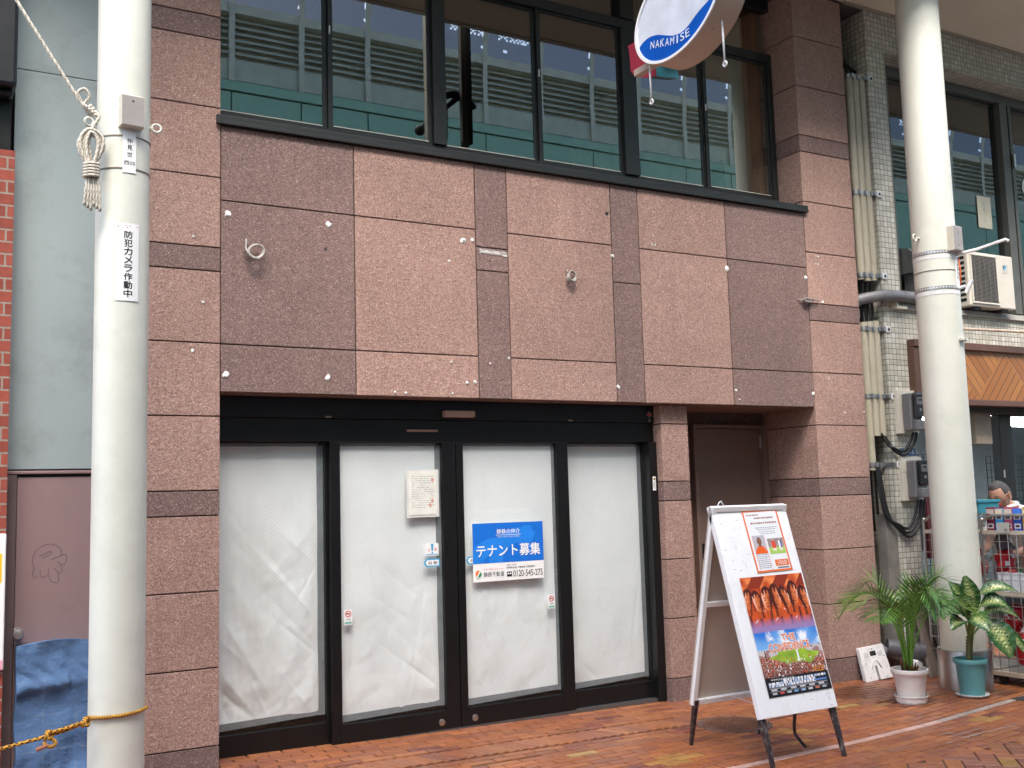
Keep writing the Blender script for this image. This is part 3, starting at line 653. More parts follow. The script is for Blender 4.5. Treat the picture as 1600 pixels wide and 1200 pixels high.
m.build('banner_arm', WHITE, tr); F = PR.frame(.97, 3.24); m = MB(); m.tube([F @ Vector((0, 0, 0)), F @ Vector((0, .01, .05))], .014, 8); m.tube([F @ Vector((0, -.05, .05)), F @ Vector((.01, .06, .10))], .018, 10); m.build('banner_socket', WHITE, tr, smooth='auto')
F = PR.frame(.9, 2.80); m = MB(); m.box(-.05, .05, -.014, .014, -.02, .03, M=F); m.build('bracket', CREAM, tr, bevel=.004); MB().add([F @ Vector(p) for p in disc(0, 0, .031, .009, 10)], [tuple(range(10))]).build('bracket_hole', INK, tr)
m = MB(); m.tube([PR.pt(.97, 3.50, .01), PR.pt(.985, 3.40, .015), PR.pt(.98, 3.27, .012)], .006, 6); m.build('orange_wire', ORANGE, tr, smooth=True)
# torn white flag edge behind the pole
m = MB(); pts = [(6.86, 2.83), (6.93, 2.83), (6.94, 2.72), (6.90, 2.66), (6.95, 2.62), (6.93, 2.55), (7.07, 2.40), (6.98, 2.42), (6.86, 2.46)]
m.prism(pts, Matrix.Translation((0, -.07, 0)) @ Matrix.Rotation(R(90), 4, 'X'), .003)
tag(m.build('torn_banner', WHITEP, None), 'torn strip of white banner hanging at the wooden fascia beside the right pole', 'banner')

# ------------------------------------------------------------ ropes
WA, WB = lin('cbc4b6'), lin('9f9788'); YA, YB = lin('c8902a'), lin('261e17')
def tw(pts, r, A, Bc, ln=.05):
    P = [Vector(p) for p in pts]; out = [P[0]]; step = r*1.2
    for a, b in zip(P, P[1:]):
        k = max(1, int((b-a).length/step)); out += [a.lerp(b, (i+1)/k) for i in range(k)]
    return out, [A, A, A, Bc, Bc, A, A, A, A, Bc, Bc, A], 12*step/ln
def rope(mb, pts, r, A=WA, Bc=WB, ln=.03):
    o, cols, w = tw(pts, r, A, Bc, ln); mb.tube(o, r, 12, cols=cols, twist=w)
EY = -1.0
t = thing('rope', 'white braided rope with a hanging coil tied to the left pole', 'rope', (-.93, EY, 3.6))
m = MB(); e = Vector((-.915, EY, 3.60))
rope(m, spline([(-2.6, EY, 6.5), (-1.55, EY, 4.60), (-1.29, EY, 4.165), (-.975, EY, 3.675), e], 20), .0085); m.build('rope_line', ROPE, t, smooth=True)
m = MB()
rope(m, spline([(-.965, EY, 3.665), (-.985, EY-.01, 3.71), (-.955, EY-.015, 3.735), (-.93, EY-.01, 3.70), (-.955, EY, 3.66)], 8), .0078)
for k in range(4): rope(m, spline([(-.965+.016*k, EY-.02, 3.655-.014*k), (-.94+.014*k, EY-.028, 3.635-.012*k), (-.92+.012*k, EY-.01, 3.655-.014*k)], 6), .0085)
rope(m, spline([(-.90, EY-.02, 3.62), (-.885, EY-.03, 3.59), (-.91, EY-.03, 3.54), (-.93, EY-.03, 3.47), (-.925, EY-.03, 3.40), (-.915, EY-.03, 3.33)], 8), .0085)
m.build('knot', ROPE, t, smooth=True)
m = MB()
for i, (w, dz) in enumerate(((.048, 0), (.038, -.012), (.026, .004), (.042, .012), (.015, -.006))):
    y = EY-.018-.008*i
    rope(m, spline([(-.925-w*.15, y, 3.32), (-.93-w*.9, y, 3.40), (-.93-w, y, 3.455+dz), (-.925-w*.5, y, 3.498+dz), (-.92, y, 3.505+dz), (-.91+w*.6, y, 3.49+dz), (-.905+w, y, 3.45+dz), (-.905+w*.6, y, 3.39), (-.915, y, 3.32)], 6), .0082)
for k in range(5): 
    z = 3.335-.0155*k; rope(m, [(-.918+.036*math.cos(a), EY-.03+.03*math.sin(a), z+.003*math.cos(a)) for a in [j*.3307 for j in range(20)]], .0078)
for i in range(6):
    x = -.935+.009*i; rope(m, spline([(x, EY-.03-.006*(i % 2), 3.28), (x-.008+.004*i, EY-.035, 3.20), (x-.014+.006*i, EY-.03, 3.12-.012*(i % 3))], 6), .0078)
m.build('coil', ROPE, t, smooth=True)
t = thing('barrier_rope', 'yellow and black twisted barrier rope knotted low around the left pole', 'rope', (PL.cx, PL.cy, .57))
m = MB(); path = [(-3.6, -1.1, .36), (-2.6, -1.09, .34), (-1.75, -1.08, .44), (-1.274, -1.06, .503), (-1.06, -1.05, .535), (-.955, -1.05, .560), (-.90, -1.02, .570)]
wrp = [PL.pt(math.sin(a), .576+.018*(a+1.2)/2.6, .009) for a in [-1.15+.2*k for k in range(14)]]
rope(m, spline([Vector(p) for p in path]+wrp, 6), .0085, YA, YB, .055); m.build('rope_line', ROPE, t, smooth=True)
m = MB()
for dz in (.006,): rope(m, spline([(-1.075, -1.06, .545), (-1.0, -1.065, .560), (-.93, -1.06, .575), (-.88, -1.04, .585)], 8), .0085, YA, YB, .055)
for x, z in ((-1.07, .535), (-.905, .575)):
    rope(m, spline([(x-.015, -1.055, z-.018), (x-.008, -1.08, z+.004), (x+.004, -1.07, z+.022), (x+.012, -1.05, z+.005), (x+.003, -1.08, z-.012), (x-.012, -1.075, z+.008), (x-.004, -1.05, z+.02)], 6), .0085, YA, YB, .055)
rope(m, spline([(-1.06, -1.06, .525), (-1.04, -1.075, .50), (-1.06, -1.08, .487), (-1.085, -1.08, .497), (-1.09, -1.075, .51)], 8), .0085, YA, YB, .055)
m.build('knot', ROPE, t, smooth=True); m = MB(); m.tube([(-1.075, -1.08, .497), (-1.125, -1.08, .480)], .010, 8); m.build('taped_end', paint('brown_tape', (.3, .12, .07), .5), t, smooth='auto')

# ------------------------------------------------------------ left neighbour
g = N('red_brick'); P_ = g.n('NewGeometry').outputs['Position']; s_ = g.n('SeparateXYZ', i_0=P_)
bt = g.n('TexBrick', i_Vector=g.n('CombineXYZ', i_0=g.math('SUBTRACT', s_.outputs[0], g.math('SUBTRACT', 3.05, s_.outputs[1])), i_1=g.math('ADD', s_.outputs[2], .01)).outputs[0], i_Color1=lin('8f4333'), i_Color2=lin('7c3729'), i_Mortar=lin('8a8076'), i_Scale=1., i_Mortar_Size=.0055, i_Bias=0.)
bt.inputs['Brick Width'].default_value = .21; bt.inputs['Row Height'].default_value = .0715
g.bump(g.math('SUBTRACT', 1, bt.outputs[1]), .5, .006); RBRICK = g.fin(g.mix(.6, bt.outputs[0], g.ramp(g.noise(30, 5), (.3, .75), (.7, 1.15)), 'MULTIPLY'), .8)
LB = thing('brick_building', 'red brick faced neighbour building at the left edge with a mauve service door', 'building', (-1.3, 0, 0))
MB().box(-2.6, -1.196, -.02, .3, -.2, 3.68).build('brick_pier', RBRICK, LB)
MB().box(-2.6, -.62, .3, .8, -.2, 6.12).build('wall', CONC, LB)
MB().box(-2.6, -1.22, .0, .3, 3.68, 6.12).build('pier_top', BLACK, LB)
sheet = paint('grey_metal_sheet', (.345, .40, .405), .36, .25, .06, .7, 0, 80, ('57574f', 3.5, .30))
g = sheet.node_tree
m = MB(); m.box(-1.195, -.60, .10, .13, 4.232, 6.12); m.box(-1.195, -.60, .098, .13, 1.832, 4.226); m.build('metal_sheet', sheet, LB, bevel=.002)
MB().box(-1.195, -.60, .075, .13, 1.803, 1.822).build('door_lintel', MAUVE, LB, bevel=.004); MB().box(-1.195, -.60, .12, .2, -.1, 1.86).build('door_backing', INK, LB)
md = MB().box(-1.135, -.60, .09, .12, -.1, 1.785).build('service_door', MAUVE, LB, bevel=.003)
MB().box(-1.195, -1.138, .08, .12, -.1, 1.80).build('door_frame', paint('dark_mauve', (.13, .09, .09), .5), LB, bevel=.003)
m = MB(); m.lathe([(.012, -.0), (.012, .03), (.022, .036), (.030, .045), (.031, .055), (.027, .064), (.015, .068), (0, .069)], 0, 0, 24); m.lathe([(.034, 0), (.034, .006)], 0, 0, 24)
m.v = [(-1.118+a, .09-c, .905+b) for a, b, c in m.v]; k = m.build('door_knob', STEEL, None, smooth='auto'); k.parent = md
m = MB(); gr = lambda pts: m.tube(spline([(-1.118+.30*x/783*2.05*.72-.02, .0895, 1.40-.30*(y-190)/783*2.05*.72) for x, y in pts], 6), .0016, 4)
gr([(180, 440), (160, 350), (190, 260), (260, 205), (340, 195), (410, 230), (435, 275), (420, 310)]); gr([(335, 350), (420, 320), (470, 305), (485, 350), (465, 400), (440, 410)])
gr([(395, 370), (435, 420), (440, 470), (410, 490), (370, 440)]); gr([(310, 440), (320, 520), (350, 580), (405, 580), (410, 530), (395, 490)]); gr([(235, 455), (240, 510), (275, 530), (305, 500)]); gr([(185, 425), (165, 480), (185, 530), (215, 510)]); gr([(225, 310), (280, 285), (330, 265), (325, 300), (250, 330)])
k = m.build('chalk_scribble', paint('graphite', (.10, .075, .08), .7), None); k.parent = md
m = MB(); m.box(-2.2, -1.205, -.16, .0, 4.02, 6.1); m.box(-2.2, -1.215, -.10, .0, 3.98, 4.02); tag(m.build('sign_box', paint('black_sign_case', (.008, .008, .011), .35), None, bevel=.02), 'black sign case above the red brick at the upper left edge', 'sign box')
t = thing('poster', 'white and yellow poster board on the brick pier at the left edge', 'poster', (-1.5, -.05, 1.1), None, FRONT)
local(MB().box(-.5, .305, -.375, .37, -.02, 0), 'board', WHITEP, t, bevel=.008); local(MB().box(-.45, .285, .10, .26, 0, .0015), 'yellow_field', paint('yellow_print', (.80, .52, .02), .5), t); local(MB().box(-.4, .30, -.37, -.32, 0, .0015), 'pink_field', paint('pink_print', (.75, .35, .45), .5), t)
MB().box(-1.24, -1.197, -.075, -.045, 1.44, 1.52).build('poster_clip', WHITE, t)
# blue cloth
g = N('blue_cloth'); P_ = g.co(); s_ = g.n('SeparateXYZ', i_0=P_)
def stripe(ax, per, wd, off): return g.math('LESS_THAN', g.math('ABSOLUTE', g.math('SUBTRACT', g.math('FRACT', g.math('ADD', g.math('DIVIDE', s_.outputs[ax], per), off)), .5)), wd)
pl_ = g.math('MAXIMUM', stripe(0, .17, .010, .30), stripe(2, .19, .009, .1)); brk = g.ramp(g.noise(12, 4), (.45, 0.), (.58, .34))
bc = g.ramp(g.noise(3, 5), (.3, lin('3a5275')), (.7, lin('53749b')))
bandv = g.ramp(g.noise(1.0, 3, .5, g.n('Mapping', i_Vector=P_, i_Scale=(1, 1, 6)).outputs[0]), (.52, 0.), (.6, .55)); bc = g.mix(bandv, bc, lin('2c4365'))
CLOTH = g.fin(g.mix(g.math('MULTIPLY', pl_, brk), bc, lin('a29a86')), .8)
g.bump(g.noise(11, 6, .6), .9, .02)
def clo(u, v):
    x = -1.128+.50*u; z = -.02+.862*v
    top = .03*math.sin(u*math.pi)-.02*u
    d = .028*noise.noise((u*2.2, v*3.5, 4))+.016*noise.noise((u*6, v*5, 2))+.03*math.exp(-((v-.72-.03*u)/.045)**2)*(1 if u < .55 else .5)
    d += .05*math.exp(-((u-.70-.05*v)/.10)**2)*max(0, .80-v) + .02*math.sin(u*9+v*5)*(1-v)*.5
    if v > .62: d += .012*abs(math.sin(u*14+v*30))*math.exp(-((v-.80)/.08)**2)
    return (x+.01*noise.noise((v*5, u, 9)), -.02-d-.03*(1-v), z+top*v)
m = MB(); m.grid(clo, 60, 90); m.grid(lambda u, v: (clo(u, 1)[0], clo(u, 1)[1]+(.12+clo(u, 1)[1]*0+.02)*v, clo(u, 1)[2]-.01*v), 60, 4); m.grid(lambda u, v: (clo(0, v)[0], clo(0, v)[1]+.12*u, clo(0, v)[2]), 4, 90)
t = thing('blue_cloth', 'worn blue checked cloth draped over a board against the mauve door', 'cloth', (-.9, 0, 0)); m.build('cover', CLOTH, t, smooth=True)
MB().box(-1.12, -.62, .02, .085, -.05, .82).build('board', PLY, t)

# ------------------------------------------------------------ right neighbour with mosaic tile
NB = thing('tiled_building', 'cream mosaic tiled neighbour shop with chevron timber fascia and wide windows', 'building', (7.5, 0, 0))
MB().box(6.092, 6.375, 0, .9, -.15, 2.965).build('tiled_pilaster', TILE, NB); MB().box(6.092, 6.33, 0, .9, 2.965, 6.125).build('tiled_pilaster', TILE, NB)
MB().box(6.375, 11, 0, .34, 2.93, 3.235).build('spandrel', TILE, NB)
MB().box(6.33, 11, 0, .5, 5.755, 6.125).build('tiled_beam', TILE, NB)
MB().box(6.33, 6.375, .0, .34, 2.965, 3.235).build('spandrel', TILE, NB)
m = MB(); m.box(6.33, 11, -.03, .30, 3.235, 3.262); m.box(6.33, 11, -.02, .30, 3.262, 3.29); m.build('window_ledge', paint('stained_concrete_ledge', (.42, .40, .36), .7, 0, .12, 6, .2, 30, ('5b5348', 4, .6)), NB, bevel=.004)
NF = paint('olive_window_frame', (.10, .10, .085), .45)
m = MB(); m.box(6.345, 11, .22, .32, 5.66, 5.755); m.box(6.345, 11, .22, .32, 3.29, 3.36); m.box(6.345, 6.40, .22, .32, 3.36, 5.66); m.box(6.53, 6.60, .20, .32, 3.36, 5.66); m.box(8.33, 8.45, .20, .32, 3.36, 5.66); m.box(8.50, 8.55, .22, .3, 3.36, 5.66); m.build('window_frame', NF, NB, bevel=.005)
for a, b in ((6.40, 6.53), (6.60, 8.33), (8.55, 10.9)):
    MB().quad((a, .27, 3.36), (b, .27, 3.36), (b, .27, 5.66), (a, .27, 5.66)).build('window_pane', GLASSN, NB)
m = MB(); m.box(8.47, 8.50, .17, .2, 4.95, 5.10); m.build('window_catch', STEEL, NB)
m = MB(); m.box(6.3, 11, 2.6, 2.7, 2.9, 6.2); m.box(6.3, 11, .34, 2.6, 2.9, 2.95); m.box(10.9, 11, .3, 2.6, 2.4, 6.1); m.box(6.1, 11, .0, 2.7, 6.126, 6.2); m.box(6.2, 6.3, .9, 2.7, 2.9, 6.12); m.build('upper_room', DARKIN, NB)
NW = thing('window_paper', 'small yellowed paper stuck on the tiled neighbour window', 'notice', (8.03, .262, 4.43), None, FRONT); local(MB().box(-.11, .11, -.17, .17, 0, .003), 'sheet', paint('yellowed_paper', (.62, .58, .45), .6), NW)
text('faded_writing', 'テナント', NW, 0, 0, .03, .24, GREYTXT, .004)
wl_ = text('window_lettering', 'の', NB, 0, 0, .24, .24, WHITEP, 0, .03); wl_.matrix_basis = Matrix.Translation((8.83-7.5, .262, 4.80)) @ Matrix.Rotation(R(90), 4, 'X')
# timber fascia
g = N('chevron_timber'); P_ = g.n('NewGeometry').outputs['Position']; s_ = g.n('SeparateXYZ', i_0=P_)
px_ = g.math('DIVIDE', g.math('SUBTRACT', s_.outputs[0], 7.70), .86); t_ = g.math('MULTIPLY', g.math('ABSOLUTE', g.math('SUBTRACT', px_, g.math('ROUND', px_))), .86)
inB = g.math('GREATER_THAN', g.math('SUBTRACT', 2.90, g.math('MULTIPLY', t_, 1.12)), s_.outputs[2])
sl = g.math('MULTIPLY', s_.outputs[0], 1.12); q = g.math('ADD', s_.outputs[2], g.math('MULTIPLY', sl, g.math('SUBTRACT', 1, g.math('MULTIPLY', inB, 2)))); qq = g.math('SUBTRACT', s_.outputs[2], g.math('MULTIPLY', sl, g.math('SUBTRACT', 1, g.math('MULTIPLY', inB, 2))))
pk = g.math('DIVIDE', q, g.math('ADD', .118, 0)); fr_ = g.math('FRACT', pk); ed = g.math('MINIMUM', fr_, g.math('SUBTRACT', 1, fr_))
wv = g.n('TexWhiteNoise', noise_dimensions='2D', i_Vector=g.n('CombineXYZ', i_0=g.math('FLOOR', pk), i_1=inB).outputs[0]).outputs[0]
grain = g.noise(3, 6, .7, g.n('CombineXYZ', i_0=g.math('MULTIPLY', q, 60), i_1=g.math('MULTIPLY', qq, 4)).outputs[0])
wc = g.mix(g.math('MULTIPLY', grain, .6), g.ramp(wv, (0., lin('9c6230')), (1., lin('b97f43'))), lin('7a4a22'))
WOODF = g.fin(g.mix(g.ramp(ed, (.03, 0.), (.07, 1.)), lin('4a2b14'), wc), .4); g.bump(g.ramp(ed, (.02, 0.), (.09, 1.)), .5, .004)
WFRM = paint('brown_metal_trim', (.115, .055, .035), .4)
MB().box(6.47, 11, -.05, .02, 2.41, 2.885).build('timber_fascia', WOODF, NB)
m = MB(); m.box(6.37, 11, -.085, .02, 2.885, 2.955); m.box(6.37, 11, -.07, .02, 2.35, 2.41); m.box(6.37, 6.47, -.07, .02, 2.41, 2.885); m.build('fascia_trim', WFRM, NB, bevel=.006)
MB().box(6.375, 11, .02, .34, 2.30, 2.93).build('fascia_back', DARKIN, NB)
# shop interior
m = MB(); m.box(6.0, 13, 3.0, 3.1, -.2, 3); m.build('shop_back_wall', paint('pale_blue_wall', (.42, .50, .54), .7), NB); MB().box(6.0, 13, .34, 3.0, 2.55, 2.62).build('shop_ceiling', paint('shop_ceiling_paint', (.4, .4, .4), .8), NB); MB().box(12.9, 13, .3, 3.0, -.2, 2.6).build('shop_side_wall', DARKIN, NB)
m = MB(); m.box(8.02, 8.18, .28, .38, -.15, 2.30); m.box(8.19, 8.25, .30, .38, -.15, 2.3); m.build('shop_door_post', BLACK, NB, bevel=.004); MB().box(8.03, 8.05, .27, .28, 1.66, 1.74).build('door_lock', STEEL, NB)
MB().quad((8.25, .34, -.1), (11, .34, -.1), (11, .34, 2.3), (8.25, .34, 2.3)).build('shop_glass', GLASSD if False else glass('shop_glass', 1.5, (.75, .8, .8)), NB)
MB().box(6.3755, 6.383, .02, .30, -.15, 2.30).build('shop_jamb', DARKIN, NB)
FL = emit('fluorescent_tube', (.9, .97, 1.), 14.)
for i, (x0, x1, y, z, lab) in enumerate(((8.10, 8.75, 1.5, 2.33, 'short fluorescent lamp glowing inside the shop beside the beige box'), (9.55, 9.78, 1.5, 2.33, 'fluorescent lamp seen through the shop doorway left of the black post'), (9.86, 11.2, 1.45, 2.34, 'long fluorescent lamp behind the shop glass at the right edge'))):
    t = thing('fluorescent_lamp', lab, 'lamp', ((x0+x1)/2, y, z), 'fluorescent lamps in the tiled shop'); MB().tube([(x0, y, z), (x1, y, z)], .042, 10).build('tube', FL, t, smooth='auto'); MB().box(x0-.02, x1+.02, y+.045, y+.09, z-.05, z+.07).build('fitting', WHITE, t); MB().box((x0+x1)/2-.02, (x0+x1)/2+.02, y+.05, y+.08, z+.07, 2.55).build('hanger', WHITE, t)
m = MB(); m.box(7.44, 7.69, .13, .25, 1.995, 2.345); t = tag(m.build('shutter_motor_box', paint('tan_box', (.30, .245, .18), .5), None, bevel=.004), 'tan box hanging under the timber fascia beside the right pole', 'box')
MESHM = paint('dark_wire', (.05, .055, .06), .4, .6)
def wiregrid(name, label, x0, x1, y, z0, z1, stp=.085):
    t = thing(name, label, 'display rack', ((x0+x1)/2, y, z0), 'wire mesh display panels in the tiled shop'); m = MB(); n = int((x1-x0)/stp)
    for k in range(n+1): x = x0+(x1-x0)*k/n; m.box(x-.003, x+.003, y-.003, y+.003, z0, z1)
    n = int((z1-z0)/stp)
    for k in range(n+1): z = z0+(z1-z0)*k/n; m.box(x0, x1, y-.009, y-.003, z-.003, z+.003)
    m.build('mesh', MESHM, t); return t
w1 = wiregrid('display_mesh', 'blue grey wire mesh panel behind the man left of the black post', 8.0, 9.75, 2.0, .3, 1.98); w2 = wiregrid('display_mesh', 'wire mesh hung with goods behind the shop glass at the right edge', 10.0, 12.4, 1.9, .1, 1.95)
for i in range(36):
    x = rnd.uniform(10.05, 12.2); z = .35+.26*(i % 6)+rnd.uniform(-.02, .02); w, h = rnd.uniform(.07, .14), rnd.uniform(.10, .2)
    c = lin(rnd.choice(['2c2a28', '40372f', '6d6a63', '4a2f28', '2f3a3c', '8a867c', '3a3430'])); mm = MB(); mm.box(x-w/2, x+w/2, 1.84, 1.885, z-h, z, c); mm.box(x-w/2-.004, x+w/2+.004, 1.862, 1.866, z-h-.01, z+.012, tuple(v*1.5 for v in c)); mm.box(x-.004, x+.004, 1.86, 1.9, z+.012, z+.03, c)
    tag(mm.build('hanging_goods', PLASTIC, None, bevel=.004), 'dark packet hanging on the wire mesh behind the shop glass', 'packet', 'packets hung on the wire mesh')
for i in range(8):
    x = 8.35+.17*i; z = 1.52+.02*(i % 3); c = lin(rnd.choice(['1f2224', '2e3336', '15181c', '444a4d', '6a2a30'])); mm = MB(); mm.box(x-.05, x+.05, 1.88, 1.97, .75+.05*(i % 3), z, c); mm.box(x-.02, x+.02, 1.9, 1.95, z, z+.05, c)
    tag(mm.build('hanging_goods', PLASTIC, None, bevel=.01), 'dark garment hanging behind the man in the shop', 'garment', 'dark garments in the shop')
m = MB(); m.box(8.9, 9.2, 1.80, 1.86, 1.55, 1.80); k = tag(m.build('letter_card', paint('grey_card', (.10, .105, .11), .6), None), 'grey card with a white N hanging behind the man', 'card'); o = text('lettering', 'N', k, 9.05, 1.675, .16, .16, WHITEP, 0, .02); o.matrix_basis = Matrix.Translation((0, 1.798, 0)) @ Matrix.Rotation(R(90), 4, 'X')
# ------------------------------------------------------------ services on the pilaster
for i, (x, yy, zb, zt, lab) in enumerate(((5.885, .06, 3.50, 5.45, 'leftmost beige conduit of the upper set in the gap beside the granite column'), (5.962, .055, 3.49, 5.47, 'middle beige conduit of the upper set'), (6.042, .05, 3.50, 5.49, 'rightmost beige conduit of the upper set next to the mosaic tiles'),
      (5.868, .06, 1.75, 3.10, 'long beige conduit of the lower set that ends beside the lower meter'), (5.945, .055, 2.06, 3.11, 'middle beige conduit of the lower set'), (6.020, .05, 2.06, 3.12, 'rightmost beige conduit of the lower set beside the upper meter'))):
    t = thing('conduit_pipe', lab, 'pipe', (x, yy, zb), 'beige conduits beside the granite column'); MB().lathe([(.024, 0), (.036, 0), (.036, zt-zb), (.024, zt-zb)], x, yy, 20, z0=zb).build('pipe', CONDM, t, smooth='auto')
for i, (z, x0, x1, lab) in enumerate(((5.44, 5.83, 6.10, 'steel clamp at the top of the upper conduits'), (4.32, 5.83, 6.11, 'steel clamp halfway up the upper conduits'), (3.54, 5.83, 6.11, 'steel clamp at the foot of the upper conduits'), (3.04, 5.81, 6.11, 'steel clamp at the top of the lower conduits'), (2.42, 5.81, 6.12, 'steel clamp beside the upper meter'), (1.80, 5.81, 6.13, 'steel clamp beside the lower meter'))):
    t = thing('conduit_clamp', lab, 'clamp', ((x0+x1)/2, 0, z), 'steel clamps holding the conduits'); m = MB()
    for x in ((5.885, 5.962, 6.042) if z > 3.3 else (5.868, 5.945, 6.02) if z > 2 else (5.868,)):
        m.lathe([(.036, -.02), (.042, -.02), (.042, .02), (.036, .02)], x, .057, 16, z0=z, cap=False); m.box(x-.012, x+.012, .0, .022, z-.02, z+.02)
    m.box(x0, x1, .098, .106, z-.02, z+.02); m.box(x1-.05, x1, -.01, .10, z-.018, z+.018); m.build('bracket', ZINC, t, smooth='auto'); MB().box(x1-.02, x1+.045, -.012, -.003, z-.03, z+.03).build('end_plate', WHITE, t, bevel=.003)
    MB().box(x1+.002, x1+.026, -.0155, -.0125, z-.012, z+.012).build('slot', INK, t)
t = thing('drain_pipe', 'grey plastic drain pipe that crosses the tiles and runs down beside the granite column', 'pipe', (5.81, .08, 0)); m = MB()
m.tube(spline([(6.9, .0-.06, 3.355), (6.45, -.06, 3.352), (6.10, -.06, 3.345), (5.98, -.03, 3.335), (5.85, .06, 3.31), (5.815, .09, 3.27), (5.81, .09, 3.15), (5.81, .09, 2.0), (5.81, .09, .32), (5.82, .07, .20), (5.90, -.0, .13), (6.0, -.10, .10)], 6), [.052]*31+[.036]*40, 16); m.build('pipe', GREYPIPE, t, smooth=True)
for a_, b_, r_ in (((6.12, -.06, 3.346), (6.02, -.045, 3.338), .058), ((5.81, .09, 3.22), (5.81, .09, 3.14), .042), ((6.30, -.06, 3.350), (6.26, -.06, 3.350), .056)): MB().tube([a_, b_], r_, 16).build('pipe_collar', GREYPIPE, t, smooth='auto')
m = MB(); m.tube([(5.86, .02, .19), (6.10, -.16, .15)], .075, 20); m.tube([(6.07, -.138, .155), (6.11, -.168, .149)], .083, 20); m.build('pipe_end', paint('dark_grey_sleeve', (.10, .10, .11), .45), t, smooth='auto')
t = thing('cable_bundle', 'black cables running up the gap between the granite column and the tiles', 'cable', (5.95, .12, 0))
for k, (x, y) in enumerate(((5.90, .10), (5.96, .12), (6.02, .09))):
    for pts, rr in (([(x-.06, .5, 5.98-.03*k), (x-.03, .3, 5.8-.05*k), (x+.0, .12, 5.62-.03*k), (x, .07, 5.46), (x, .07, 5.40)], .014), ([(x, .06, 3.52), (x+.01, .08, 3.3), (x-.01, .06, 3.08)], .014), ([(x, .16, 3.6), (x, .17, 2.4), (x, .16, 1.2)], .012)):
        m = MB(); m.tube(spline(pts), rr, 6); m.build('cable', RUBBER, t, smooth=True)
m = MB(); m.box(5.768, 6.09, .40, .5, -.1, 6.12); m.box(5.768, 6.09, -.003, .5, 6.121, 6.19); tag(m.build('gap_wall', paint('gap_concrete', (.10, .095, .085), .9, 0, .2, 4), None), 'dark concrete at the back of the narrow gap between the buildings', 'wall')
m = MB(); m.box(5.95, 6.088, .02, .12, -.1, 1.35); tag(m.build('mortar_strip', paint('rough_mortar', (.20, .185, .165), .9, 0, .25, 6, .4, 40), None), 'strip of rough grey mortar low beside the tiled pilaster', 'mortar')
def meter(z, cable_x, lab, grp='electricity meters'):
    t = thing('electricity_meter', lab, 'meter', (6.27, -.02, z), grp)
    MB().box(6.135, 6.40, -.045, -.002, z-.20, z+.20).build('backboard', IVORY, t, bevel=.004); MB().box(6.135, 6.40, -.0475, -.0455, z+.06, z+.0605).build('board_seam', INK, t)
    MB().box(6.19, 6.345, -.14, -.045, z-.175, z+.165).build('case', METER, t, bevel=.012)
    MB().box(6.20, 6.335, -.19, -.140, z-.175, z-.085).build('terminal_cover', METER, t, bevel=.01)
    m = MB(); m.box(6.205, 6.39, -.20, -.142, z-.065, z+.165); m.build('clear_cover', MCOVER, t, bevel=.012)
    MB().box(6.225, 6.37, -.155, -.141, z-.05, z+.15).build('register', paint('meter_face', (.05, .05, .055), .5), t); m = MB(); m.box(6.255, 6.335, -.162, -.156, z+.06, z+.125); m.build('counter_plate', paint('counter_plate', (.42, .41, .40), .5), t); MB().box(6.275, 6.315, -.164, -.1625, z+.095, z+.108).build('counter', INK, t)
    MB().add([(x, -.161, zz) for x, zz in ((6.285, z), (6.31, z), (6.31, z+.025), (6.285, z+.025))], [(0, 1, 2, 3)]).build('dial', WHITE, t)
    m = MB()
    for k in range(2 if z > 2 else 3):
        x1 = 6.24+.045*k; dp = .14+.03*k if z > 2 else .22+.035*k
        m.tube(spline([(cable_x+.02*k, .04, z-.19 if z > 2 else z+.15), (cable_x+.04+.02*k, .0, z-.30), (6.06+.02*k, -.03, z-.19-dp), (6.16+.02*k, -.05, z-.20-dp-.02), (x1, -.07, z-.19-dp*.6), (x1+.04, -.08, z-.19)], 8), .014, 8)
    m.build('cable_loop', RUBBER, t, smooth=True); return t
meter(2.275, 5.99, 'grey electricity meter on the tiled pilaster above the blue address plate'); meter(1.665, 5.885, 'grey electricity meter on the tiled pilaster below the blue address plate')
AD = panel('address_plate', 'small blue address plate reading 9-1 between the two meters', 'plate', 6.275, 1.91, .205, .068, -.004, paint('navy_plate', (.03, .07, .20), .35))
text('number', '9-1', AD, .03, 0, .085, .034, WHITEP, .001, .02)
for k in (-.012, .014): local(MB().box(-.085, -.040, k-.007, k+.007, .0003, .001), 'small_text', paint('pale_blue_text', (.45, .52, .62), .5), AD)
# air conditioner on the ledge
AC = thing('air_conditioner', 'cream outdoor air conditioner unit on the ledge of the tiled building', 'air conditioner', (7.5, -.02, 3.29))
ACX0, ACX1, ACZ0, ACZ1, ACY0, ACY1 = 7.16, 7.86, 3.315, 3.855, -.125, .12
ACM = paint('cream_appliance', (.62, .58, .50), .45, 0, .04); MB().box(ACX0, ACX1, ACY0, ACY1, ACZ0, ACZ1).build('body', ACM, AC, bevel=.012)
m = MB(); gx0, gx1, gz0, gz1 = 7.215, 7.585, 3.36, 3.815
for a in ((gx0-.02, gx1+.02, gz0-.02, gz0), (gx0-.02, gx1+.02, gz1, gz1+.02), (gx0-.02, gx0, gz0, gz1), (gx1, gx1+.02, gz0, gz1)): m.box(a[0], a[1], ACY0-.012, ACY0+.002, a[2], a[3])
m.build('grille_frame', ACM, AC, bevel=.005); MB().box(gx0, gx1, ACY0-.004, ACY0-.001, gz0, gz1).build('fan_recess', paint('fan_dark', (.03, .028, .026), .6), AC)
m = MB()
for k in range(34): z = gz0+.008+k*(gz1-gz0-.01)/34; m.box(gx0, gx1, ACY0-.0095, ACY0-.005, z, z+.0045)
for k in range(5): x = gx0+(gx1-gx0)*(k+.5)/5; m.box(x-.002, x+.002, ACY0-.012, ACY0-.0096, gz0, gz1)
